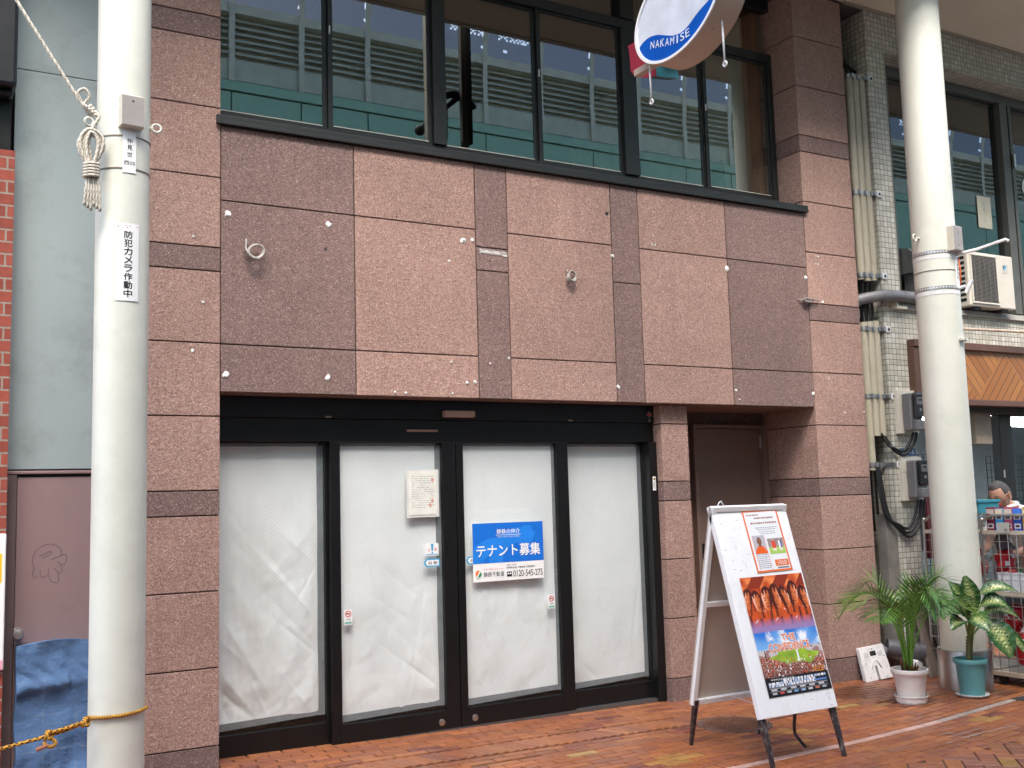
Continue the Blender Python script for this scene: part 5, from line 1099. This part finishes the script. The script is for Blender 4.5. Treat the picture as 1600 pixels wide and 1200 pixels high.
# ------------------------------------------------------------ white base weight leaning on the column
t = thing('base_weight', 'white moulded plastic base weight with a slot leaning on the right granite column', 'base weight', (5.585, -.11, gz(5.58)), None, (R(-14), R(-4), R(-6)))
pl = [(-.148, 0), (-.012, 0), (-.012, .118), (.012, .118), (.012, 0), (.148, 0), (.148, .02), (.135, .275), (.125, .29), (.015, .29), (.012, .278), (-.012, .278), (-.015, .29), (-.125, .29), (-.135, .275)]
XZ = Matrix(((1, 0, 0), (0, 0, -1), (0, 1, 0))).to_4x4(); m = MB(); m.prism(pl, Matrix.Translation((0, -.02, 0)) @ Matrix.Rotation(R(90), 4, 'X'), .045); local(m, 'body', WHITE, t, bevel=.006)
local(MB().box(-.032, .032, -.0215, -.018, .205, .245), 'handle_hole', INK, t)
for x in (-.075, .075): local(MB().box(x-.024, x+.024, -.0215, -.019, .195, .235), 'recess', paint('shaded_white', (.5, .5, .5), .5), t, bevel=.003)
m = MB(); m.tube([(-.05, -.021, .10), (-.02, -.021, .165), (.02, -.021, .165), (.05, -.021, .10)], .006, 6); local(m, 'raised_rib', WHITE, t, smooth=True)
m = MB()
for x, z_ in ((-.10, .15), (.11, .19), (-.09, .03), (.09, .015), (0, .262)): m.box(x-.006, x+.006, -.0212, -.019, z_-.004, z_+.004)
local(m, 'scuff', GREYTXT, t)
# boards stacked behind the palm
bdn = paint('weathered_board', (.20, .155, .125), .7, 0, .15, 6)
for i, (x0, x1, yb, yt, hh, lab) in enumerate(((6.03, 6.38, -.30, -.03, .62, 'weathered brown board leaning on the tiled pilaster behind the palm'), (6.18, 6.48, -.36, -.06, .52, 'darker brown board leaning in front of the other behind the palm'))):
    m = MB(); a = Vector((x0, yb, gz(x0))); m.add([(x0, yb, gz(x0)), (x1, yb+.10, gz(x1)), (x1+.14, yt+.10, hh), (x0+.14, yt, hh+.02), (x0, yb+.03, gz(x0)), (x1, yb+.13, gz(x1)), (x1+.14, yt+.13, hh), (x0+.14, yt+.03, hh+.02)], [(0, 1, 2, 3), (7, 6, 5, 4), (0, 4, 5, 1), (1, 5, 6, 2), (2, 6, 7, 3), (3, 7, 4, 0)])
    tag(m.build('leaning_board', bdn if i == 0 else paint('dark_board', (.09, .07, .06), .7), None, bevel=.004), lab, 'board')
m = MB(); M_ = Matrix.Translation((5.93, -.14, gz(5.9)+.03)) @ Matrix.Rotation(R(35), 4, 'Y'); m.box(-.02, .06, -.06, .02, 0, .13, M=M_); tag(m.build('white_block', WHITE, None, bevel=.01), 'small white plastic block behind the white flower pot', 'block')
# manhole and drain
t = thing('manhole_cover', 'round rusty brown manhole cover in the paving under the A-frame', 'manhole', (3.36, -.80, gz(3.36))); z = gz(3.36)
IRON = paint('rusty_iron', (.17, .075, .045), .55, .3, .25, 9, .4, 40); MB().lathe([(.255, -.02), (.255, .006), (.232, .006), (.230, .002), (0, .002)], 3.36, -.80, 48, z0=z, cap=False).build('frame', paint('worn_iron_ring', (.17, .12, .10), .5, .4, .2, 9), t, smooth='auto'); m = MB(); m.lathe([(.228, .002), (.226, .008), (0, .008)], 3.36, -.80, 48, z0=z, cap=False)
for a in range(-4, 5):
    for b in range(-4, 5):
        if a*a+b*b < 19 and (a or b): m.box(3.36+.045*a-.014, 3.36+.045*a+.014, -.80+.045*b-.006, -.80+.045*b+.006, z+.008, z+.0115)
m.build('lid', IRON, t, smooth='auto')
for v in t.children: v.rotation_euler = (0, 0, 0)
t = thing('drain_grate', 'dark iron drain grate in the paving at the right edge', 'drain', (6.0, -1.36, gz(6))); m = MB(); m.box(5.70, 6.5, -1.42, -1.27, gz(6.1)-.02, gz(5.7)+.002); m.build('frame', paint('dark_iron', (.06, .055, .055), .5, .4), t); m = MB()
for k in range(18): m.box(5.72+.043*k, 5.742+.043*k, -1.41, -1.28, gz(5.9)-.01, gz(5.7)+.006)
m.build('bars', paint('bar_iron', (.10, .10, .10), .45, .5), t)

# ------------------------------------------------------------ wire carts with goods
CH = paint('cart_chrome', (.50, .49, .47), .3, .9, .1, 12); SHF = paint('cart_shelf', (.50, .43, .33), .5, 0, .1)
def cart(label, y0, y1, x0=6.22, x1=6.85):
    t = thing('wire_cart', label, 'cart', ((x0+x1)/2, (y0+y1)/2, gz(x0)), 'wire carts in front of the tiled shop'); zb = gz(x0)+.10
    m = MB()
    for x in (x0, x1): m.tube(spline([(x, y1, zb), (x, y1, 1.20), (x, y1-.02, 1.285), (x, y1-.08, 1.325), (x, y1-.18, 1.335), (x, y0+.18, 1.335), (x, y0+.08, 1.325), (x, y0+.02, 1.285), (x, y0, 1.20), (x, y0, zb)], 5), .013, 8)
    m.build('frame', CH, t, smooth=True)
    for x in (x0, x1):
        m = MB(); n = int((y1-y0)/.075)
        for k in range(1, n): y = y0+(y1-y0)*k/n; m.tube([(x, y, zb), (x, y, 1.22)], .0035, 5)
        for k in range(11): z_ = zb+.02+.105*k; m.tube([(x-.004, y0, z_), (x-.004, y1, z_)], .0032, 5)
        m.build('side_mesh', CH, t)
    for z_ in (zb, .70, 1.205): 
        s_ = MB(); s_.box(x0, x1, y0, y1, z_-.02, z_); s_.build('shelf', SHF, t, bevel=.004)
        MB().box(x0-.008, x0-.002, y0+.01, y1-.01, z_-.028, z_+.004).build('shelf_edge', SHF, t)
    for x in (x0+.06, x1-.06):
        for y in (y0+.06, y1-.06): m = MB(); m.lathe([(.0, -.012), (.04, -.012), (.042, 0), (.04, .012), (0, .012)], 0, 0, 16); m.v = [(x+c, y+a, gz(x)+.043+b) for a, b, c in m.v]; m.box(x-.018, x+.018, y-.01, y+.01, gz(x)+.06, zb-.02); m.build('caster', RUBBER, t, smooth='auto')
    return t
cart('wire cart of small coloured packets at the right edge of the pavement', -1.55, -.755); cart('wire cart partly hidden behind the right pole with clear bags on it', -.70, -.165)
cl = [('7a2440', 'c9b8b4', 'maroon and white'), ('3aa0d8', 'd8c8b0', 'pale blue'), ('b04a6a', 'd0c0b0', 'rose pink'), ('1f4aa8', '3f7ad8', 'bright blue'), ('c8a030', 'e0d0a0', 'yellow'), ('a83a3a', 'd8b0a0', 'red'), ('2f7ab0', 'b0d0e0', 'sky blue'), ('8a3a60', 'd0b0c0', 'plum')]
for k, (a, b, nm) in enumerate(cl):
    y = -.83-.083*k; m = MB(); x0 = 6.24; m.box(x0, x0+.10, y-.036, y+.036, 1.206, 1.40-.012*(k % 2), lin(a)); 
    m.box(x0-.002, x0, y-.030, y+.030, 1.30, 1.33, lin('e4dcd6')); m.box(x0-.0035, x0-.002, y-.020, y+.020, 1.305, 1.322, lin('4a4448')); m.box(x0-.002, x0, y-.036, y+.036, 1.345, 1.385, lin(b)); m.box(x0-.002, x0, y-.028, y+.028, 1.225, 1.265, lin('d9cfcf')); m.box(x0-.0035, x0-.002, y-.018, y+.018, 1.235, 1.255, lin('3a3040'))
    tag(m.build('packet', PLASTIC, None, bevel=.002), f'{nm} packet in the top row of the right wire cart', 'packet', 'coloured packets on the right wire cart')
t = thing('price_card', 'grey price card clipped to the top shelf edge of the right cart', 'card', (6.2, -.97, 1.22)); MB().box(6.195, 6.199, -1.03, -.92, 1.19, 1.275).build('card', paint('grey_card_print', (.42, .40, .36), .5), t); MB().box(6.1935, 6.195, -1.01, -.985, 1.205, 1.225).build('print', GREYTXT, t)
m = MB(); m.box(6.30, 6.58, -.68, -.48, 1.345, 1.46, lin('2a7f90')); m.box(6.29, 6.59, -.69, -.47, 1.44, 1.462, lin('2f8a9c')); m.box(6.295, 6.30, -.67, -.50, 1.35, 1.40, lin('b8b4b0')); tag(m.build('teal_box', PLASTIC, None, bevel=.004), 'teal topped box beside the packets by the right pole', 'box')
m = MB(); m.box(6.235, 6.70, -1.50, -.86, .705, .86, lin('d8d6d8')); m.box(6.23, 6.235, -1.50, -.86, .845, .862, lin('c0bec2')); tag(m.build('white_carton', PLASTIC, None, bevel=.006), 'white carton of small goods on the middle shelf of the right cart', 'carton')
m = MB()
for k in range(40): x, y = rnd.uniform(6.26, 6.66), rnd.uniform(-1.46, -.90); m.box(-.03, .03, -.015, .015, -.01, .02, lin(rnd.choice(['8a2f3a', '2f6a3a', 'c8b8a8', '4a3a3a', 'b04a4a'])), M=Matrix.Translation((x, y, .865)) @ Matrix.Rotation(rnd.random()*3, 4, 'Z') @ Matrix.Rotation(rnd.uniform(-.4, .4), 4, 'X'))
tag(m.build('small_goods', PLASTIC, None), 'jumble of small red and green goods heaped in the white carton', 'goods', None, 'stuff')
m = MB(); m.box(6.235, 6.60, -1.45, -1.17, .06, .52, lin('7fb8d0')); m.box(6.23, 6.235, -1.45, -1.17, .25, .29, lin('e8e8e8')); m.box(6.23, 6.235, -1.45, -1.17, .40, .44, lin('d8e4ec')); tag(m.build('blue_carton', PLASTIC, None, bevel=.004), 'pale blue striped carton on the lower deck of the right cart', 'carton')
def bag(x, y, z, sx, sy, sz, c, lab, seed, name='red_bag', grp='red bags on the right wire cart', m_=None):
    m = MB()
    def fn(u, v):
        a = u*2*math.pi; p = v*math.pi; r = math.sin(p)**.6; q = (math.cos(a)*r, math.sin(a)*r, -math.cos(p)); k = 1+.28*noise.noise((q[0]*2+seed, q[1]*2, q[2]*2))+.14*noise.noise((q[0]*6+seed, q[1]*6, q[2]*6)); return (x+sx*q[0]*k, y+sy*q[1]*k, z+sz*q[2]*k)
    m.grid(fn, 26, 16, c if not callable(c) else c); tag(m.build(name, m_ or PLASTIC, None, smooth=True), lab, 'bag', grp)
rc = lambda sd: (lambda u, v: lin('e0d8d8') if noise.noise((u*7+sd, v*6, sd)) > .33 else blend(lin('c01f2c'), lin('7a1018'), noise.noise((u*9, v*9, sd))+.3))
bag(6.42, -1.0, .25, .16, .13, .18, rc(1), 'red bag on the lower deck of the right cart nearest the teal pot', 1); bag(6.45, -.88, .47, .13, .09, .11, rc(2), 'red bag stacked upper in the lower deck of the right cart', 2)
bag(6.40, -.83, .93, .10, .07, .11, rc(3), 'dark red packet bag on the middle shelf beside the white carton', 3); bag(6.42, -.81, 1.10, .09, .05, .08, lambda u, v: lin('57505a'), 'grey bag under the top shelf by the right pole', 4)
bag(6.45, -.40, 1.30, .16, .16, .11, lambda u, v: blend(lin('c8c8cc'), lin('8a8a90'), noise.noise((u*9, v*9, 3))+.4), 'clear plastic bag on top of the cart behind the right pole', 5, 'clear_bag', None)
m = MB(); m.box(6.30, 6.7, -.62, -.22, 1.40, 1.425, lin('9a1f2a')); tag(m.build('red_tray', PLASTIC, None, bevel=.005), 'red lid on the clear bags of the cart behind the right pole', 'lid')
bag(6.45, -.42, .9, .15, .15, .14, rc(7), 'red and grey bag on the cart behind the right pole', 7, 'red_bag', 'red bags on the right wire cart')

# ------------------------------------------------------------ the man behind the cart
MX, MY = 7.24, -.40
t = thing('person', 'man with glasses in a white shirt bending over the carts at the right', 'person', (MX, MY, gz(MX)))
SKIN = paint('skin', (.42, .235, .165), .5, 0, .08, 20); SHIRT = paint('white_shirt', (.78, .77, .76), .75, 0, .03, 6, .15, 14); TROU = paint('dark_trousers', (.03, .03, .035), .8); HAIR = paint('greying_hair', (.06, .058, .057), .7, 0, .45, 60, .6, 120)
fw = Vector((-.98, .06, 0)).normalized(); sd = Vector((fw.y, -fw.x, 0))   # facing the cart, side = his right
def bp(f, s, z): return Vector((MX, MY, gz(MX)))+fw*f+sd*s+Vector((0, 0, z))
def skin(name, nodes, edges, mat, parent, sub=2):
    me = bpy.data.meshes.new(name); me.from_pydata([n[0] for n in nodes], edges, []); o = bpy.data.objects.new(name, me); COL.objects.link(o)
    o.modifiers.new('skin', 'SKIN'); sv = me.skin_vertices[0].data
    for i, n in enumerate(nodes): sv[i].radius = n[1] if isinstance(n[1], tuple) else (n[1], n[1]); sv[i].use_root = (i == 0)
    s = o.modifiers.new('sub', 'SUBSURF'); s.levels = s.render_levels = sub
    dg = bpy.context.evaluated_depsgraph_get(); m2 = bpy.data.meshes.new_from_object(o.evaluated_get(dg)); bpy.data.objects.remove(o)
    m2.materials.clear(); m2.materials.append(mat); m2.polygons.foreach_set('use_smooth', [True]*len(m2.polygons)); o = bpy.data.objects.new(name, m2); COL.objects.link(o)
    if parent: o.parent = parent; o.matrix_parent_inverse = Matrix.Translation(-Vector(parent.location))
    return o
nd = [(bp(-.24, 0, .92), (.15, .11)), (bp(-.16, 0, 1.10), (.14, .105)), (bp(-.03, 0, 1.28), (.165, .115)), (bp(.06, 0, 1.39), (.13, .09)), (bp(.125, 0, 1.435), .06), (bp(.18, 0, 1.46), .055)]
ed = [(0, 1), (1, 2), (2, 3), (3, 4), (4, 5)]
for s in (-1, 1):
    b0 = len(nd); nd += [(bp(-.22, s*.10, .82), .095), (bp(-.17, s*.11, .48), .062), (bp(-.21, s*.11, .10), .042), (bp(-.07, s*.12, .045), .035)]; ed += [(0, b0), (b0, b0+1), (b0+1, b0+2), (b0+2, b0+3)]
    b0 = len(nd); nd += [(bp(.04, s*.20, 1.36), .062), (bp(.12, s*.25, 1.10), .046), (bp(.36, s*.17, 1.02), .034), (bp(.42, s*.155, 1.03), .028)]; ed += [(3, b0), (b0, b0+1), (b0+1, b0+2), (b0+2, b0+3)]
    hb_ = len(nd); nd.append((bp(.475, s*.15, 1.035), (.038, .016))); ed.append((hb_-1, hb_))
    for k in range(4):
        o0 = (k-1.5)*.019; l = (.072, .082, .078, .06)[k]; c0 = len(nd); nd += [(bp(.505, s*.15+o0, 1.037), .0095), (bp(.505+l*.5, s*.15+o0*1.1, 1.022), .009), (bp(.505+l*.82, s*.15+o0*1.1, .995), .0075)]; ed += [(hb_, c0), (c0, c0+1), (c0+1, c0+2)]
    c0 = len(nd); nd += [(bp(.45, s*.15-s*.042, 1.03), .011), (bp(.485, s*.15-s*.058, 1.015), .0095)]; ed += [(hb_-1, c0), (c0, c0+1)]
body = skin('body', nd, ed, SKIN, t)
# head: sculpted sphere on a tilted frame
hu = (Vector((0, 0, 1))*.88+fw*.46).normalized(); hf = (fw*.88-Vector((0, 0, 1))*.46+sd*-.05).normalized(); hu = (hu-hf*hu.dot(hf)).normalized(); hs = hf.cross(hu).normalized(); HC = bp(.225, 0, 1.555); S_ = 1.12
def hp(f, s, u): return HC+(hf*f+hs*s+hu*u)*S_
def headf(u, v, k=1.):
    a = u*2*math.pi; p = v*math.pi; x, y, z_ = math.sin(p)*math.cos(a), math.sin(p)*math.sin(a), math.cos(p)   # x forward
    f, s, h_ = x*.094, y*.074, z_*.118
    if z_ < -.1: w = (-z_-.1)/.9; s *= 1-.38*w; f *= 1-.10*w if x > 0 else 1-.45*w
    g_ = lambda cy, cz, wy, wz: math.exp(-((y-cy)/wy)**2-((z_-cz)/wz)**2) if x > 0 else 0
    f += .024*g_(0, -.18, .13, .16)+.010*g_(0, .02, .12, .16)-.014*(g_(-.38, .02, .18, .12)+g_(.38, .02, .18, .12))+.007*(g_(-.38, .18, .28, .08)+g_(.38, .18, .28, .08))+.008*g_(0, -.50, .25, .07)-.005*g_(0, -.58, .2, .04)+.007*g_(0, -.64, .2, .05)+.010*g_(0, -.86, .3, .12)
    return hp(f*k, s*k, h_*k)
m = MB(); m.grid(headf, 48, 36); hd = m.build('head', SKIN, t, smooth=True)
bm_ = bmesh.new(); bm_.from_mesh(body.data); me_ = hd.data; bm_.from_mesh(me_); 
m = MB(); m.tube([hp(-.02, 0, -.06), hp(-.045, 0, -.12), bp(.14, 0, 1.42)], [.055, .054, .062], 14); tmp = bpy.data.meshes.new('n'); tmp.from_pydata(m.v, [], m.f); bm_.from_mesh(tmp)
for s in (-1, 1):
    m = MB(); ear = [(.012*math.cos(a)-.012, s*.078, -.005+.030*math.sin(a)) for a in [k*.5236 for k in range(12)]]; m.tube([hp(*e_) for e_ in ear], .007, 6, closed=True); m.add([hp(*e_) for e_ in ear], [tuple(range(12))]); tmp = bpy.data.meshes.new('e'); tmp.from_pydata(m.v, [], m.f); bm_.from_mesh(tmp)
bm_.to_mesh(body.data); bm_.free(); bpy.data.objects.remove(hd); body.data.polygons.foreach_set('use_smooth', [True]*len(body.data.polygons))
m = MB()
def hairf(u, v):
    p = Vector(headf(u, v)); d = (p-HC); a = u*2*math.pi; fr = math.cos(a); z_ = math.cos(v*math.pi); lim = (.66 if fr > .35 else .16 if fr > -.2 else -.42); k = max(0., min(1., (z_-lim)*5)); return HC+d*((1.0+.075*k+.02*noise.noise((u*20, v*20, 1))*k) if k > 0 else .93)
m.grid(hairf, 48, 36); m.build('hair', HAIR, t, smooth=True)
m = MB()
for s in (-1, 1):
    c = (.100, s*.034, .008); m.tube([hp(c[0]-.004*abs(math.sin(a)), c[1]+.026*math.cos(a), c[2]+.019*math.sin(a)) for a in [k*.3927 for k in range(16)]], .0022, 5, closed=True); m.tube([hp(.096, s*.060, .012), hp(.05, s*.080, .012), hp(-.01, s*.080, .010)], .0022, 5)
m.tube([hp(.103, -.009, .012), hp(.110, 0, .014), hp(.103, .009, .012)], .002, 5); m.build('glasses', paint('glasses_frame', (.09, .07, .06), .3), t, smooth=True)
m = MB()
for s in (-1, 1): 
    m.tube([hp(.083, s*.034+.011*math.cos(a), .006+.005*math.sin(a)) for a in [k*.785 for k in range(8)]], .0018, 5, closed=True)
    m.tube([hp(.091, s*.018, .034), hp(.092, s*.036, .038), hp(.078, s*.056, .032)], .0035, 5)
m.tube([hp(.094, -.022, -.068), hp(.100, 0, -.066), hp(.094, .022, -.068)], .0022, 5); m.build('facial_features', paint('brow_brown', (.06, .035, .03), .6), t, smooth=True)
sn = [(bp(-.24, 0, .90), (.165, .125)), (bp(-.16, 0, 1.10), (.160, .125)), (bp(-.03, 0, 1.28), (.190, .145)), (bp(.055, 0, 1.39), (.155, .115)), (bp(.115, 0, 1.435), .078)]; se = [(0, 1), (1, 2), (2, 3), (3, 4)]
for s in (-1, 1): b0 = len(sn); sn += [(bp(.04, s*.205, 1.365), .082), (bp(.085, s*.235, 1.23), .076), (bp(.105, s*.242, 1.16), .074)]; se += [(3, b0), (b0, b0+1), (b0+1, b0+2)]
skin('shirt', sn, se, SHIRT, t)
m = MB(); c = bp(.125, 0, 1.452); m.tube([c+(fw*.072*math.cos(a)+sd*.080*math.sin(a))+Vector((0, 0, .014+.02*-math.cos(a))) for a in [k*.3 for k in range(21)]], .017, 8, closed=True); m.build('collar', SHIRT, t, smooth=True)
tn = [(bp(-.24, 0, .94), (.162, .12)), (bp(-.235, 0, .86), (.158, .12))]; te = [(0, 1)]
for s in (-1, 1): b0 = len(tn); tn += [(bp(-.215, s*.10, .74), .105), (bp(-.17, s*.11, .46), .080), (bp(-.205, s*.11, .10), .072)]; te += [(1, b0), (b0, b0+1), (b0+1, b0+2)]
skin('trousers', tn, te, TROU, t)
for s in (-1, 1): skin('shoe', [(bp(-.23, s*.115, .045), (.045, .04)), (bp(-.12, s*.12, .04), (.045, .035)), (bp(-.04, s*.125, .03), (.038, .028))], [(0, 1), (1, 2)], INK, t, 1)

# ------------------------------------------------------------ arcade canopy on this side, vault and far side of the street
AC_ = thing('arcade_canopy', 'cream panelled canopy ceiling over the pavement at the upper right', 'canopy', (6, -.7, 6.2)); m = MB(); xs = [-12+2.05*k for k in range(18)]
for a, b in zip(xs, xs[1:]):
    m.box(a+.003, b-.003, -1.28, -.003, 6.135, 6.16)
m.build('ceiling_panel', CEILM, AC_); MB().box(-12, 24, -1.28, 0, 6.162, 6.25).build('panel_backing', INK, AC_); MB().box(-12, 24, -1.34, -1.28, 6.12, 6.45).build('fascia', CREAM, AC_); MB().box(5.80, 24, -.04, -.003, 6.118, 6.134).build('edge_trim', paint('trim_cream', (.38, .35, .27), .5), AC_)
AR = thing('arcade_roof', 'vaulted arcade roof with cream ribs, louvres and green frieze reflected in the windows', 'arcade roof', (6, -8, 6)); OY = -8.0
GRN = paint('green_frieze_panel', (.31, .53, .40), .45, 0, .04); RIB = paint('cream_rib', (.62, .63, .52), .5); LOU = paint('louvre_grey', (.56, .58, .49), .5); LOUD = paint('louvre_dark', (.52, .53, .44), .7)
m = MB(); x = -9.6
while x < 26: m.box(x+.012, x+1.088-.012, OY-.05, OY, 6.2, 7.80); x += 1.088
m.build('green_frieze', GRN, AR); MB().box(-10, 26, OY-.06, OY-.02, 6.2, 8.0).build('frieze_backing', paint('dark_green', (.05, .10, .08), .6), AR); MB().box(-10, 26, OY-.06, OY+.03, 7.82, 7.97).build('frieze_cap', GRN, AR)
MB().box(-10, 26, OY-.12, OY-.02, 7.97, 8.30).build('pale_beam', paint('pale_green_grey', (.50, .55, .44), .5), AR)
m = MB()
for k in range(7): z = 8.32+.105*k; m.add([(-10, OY-.06, z), (26, OY-.06, z), (26, OY-.16, z+.085), (-10, OY-.16, z+.085), (-10, OY-.06, z+.012), (26, OY-.06, z+.012), (26, OY-.16, z+.097), (-10, OY-.16, z+.097)], [(0, 1, 2, 3), (7, 6, 5, 4), (0, 4, 5, 1), (2, 6, 7, 3)])
m.build('louvre', LOU, AR); MB().box(-10, 26, OY-.30, OY-.2, 8.28, 9.1).build('louvre_backing', LOUD, AR); MB().box(-10, 26, OY-.2, OY+.02, 9.05, 9.20).build('eaves_beam', RIB, AR)
CY, CZ, HW, HH = -4.75, 9.15, 3.27, 2.3
def vault(a, d=0.): return (CY-(HW-d)*math.cos(a), CZ+(HH-d)*math.sin(a))
x = -9.6
while x < 26:
    m = MB(); pts = [(x, OY+.04, 7.97), (x, OY+.02, 8.6)]+[(x, *vault(a, .07)) for a in [R(k) for k in range(0, 181, 6)]]+[(x, -1.5, 7.97)]
    for a, b in zip(pts, pts[1:]):
        m.add([(x-.045, a[1], a[2]), (x+.045, a[1], a[2]), (x+.045, b[1], b[2]), (x-.045, b[1], b[2]), (x-.045, a[1]-.0, a[2]+.09), (x+.045, a[1], a[2]+.09), (x+.045, b[1], b[2]+.09), (x-.045, b[1], b[2]+.09)], [(0, 1, 2, 3), (7, 6, 5, 4), (0, 3, 7, 4), (1, 5, 6, 2)])
    m.build('rib', RIB, AR); x += 1.088
g = N('smoked_roof_sheet'); tr_n = g.n('BsdfTransparent', i_Color=(.155, .165, .185)); df = g.n('BsdfDiffuse', i_Color=(.30, .33, .38)); mx = g.n('MixShader', i_0=.12); g.set(mx.inputs[1], tr_n.outputs[0]); g.set(mx.inputs[2], df.outputs[0]); g.t.links.new(mx.outputs[0], g.out.inputs[0]); ROOFM = g.m
m = MB()
for a, b in ((0, 4.6), (5.8, 9.6), (12.6, 18), (18, 26), (26, 34), (34, 42), (42, 52)):
    m.quad((-10, *vault(R(a))), (26, *vault(R(a))), (26, *vault(R(b))), (-10, *vault(R(b))))
m.build('roof_sheet', ROOFM, AR)
m = MB(); x = -9.6
while x < 26:
    xa, xb = x+.05, x+1.04; n_ = 26; w_ = (xb-xa)/n_; on = rnd.random() < .6; lo, hi = sorted((rnd.random(), rnd.random()))
    for (a0, a1, jn) in ((9.6, 10.5, 0), (10.5, 11.3, 1), (11.3, 12.0, 0), (12.0, 12.6, 1)):
        for k in range(n_):
            if on and lo-.1 < k/n_ < hi+.2 and ((k+jn) % 2 == 0 or rnd.random() < .12) and rnd.random() < .85: continue
            m.quad((xa+k*w_, *vault(R(a0))), (xa+k*w_+w_, *vault(R(a0))), (xa+k*w_+w_, *vault(R(a1))), (xa+k*w_, *vault(R(a1))))
    for k in range(n_):
        if on and lo < k/n_ < hi*.8 and rnd.random() < .6: continue
        m.quad((xa+k*w_, *vault(R(4.6))), (xa+k*w_+w_, *vault(R(4.6))), (xa+k*w_+w_, *vault(R(5.8))), (xa+k*w_, *vault(R(5.8))))
    x += 1.088
m.build('roof_lattice', ROOFM, AR)
OB = thing('opposite_shops', 'row of shops across the arcade with cream canopy seen only in reflections', 'building', (6, -9.6, 0)); MB().box(-12, 26, -10.2, -9.6, -.3, 6.2).build('wall', paint('opposite_wall', (.36, .33, .29), .8, 0, .2, .7), OB); MB().box(-12, 26, -9.6, OY, 6.14, 6.2).build('canopy_ceiling', CEILM, OB)
m = MB(); x = -11
while x < 25: m.box(x, x+1.9, -9.6, -9.57, .3, 2.4); x += 2.6
m.build('shop_front', paint('opposite_glass', (.06, .065, .07), .15), OB)
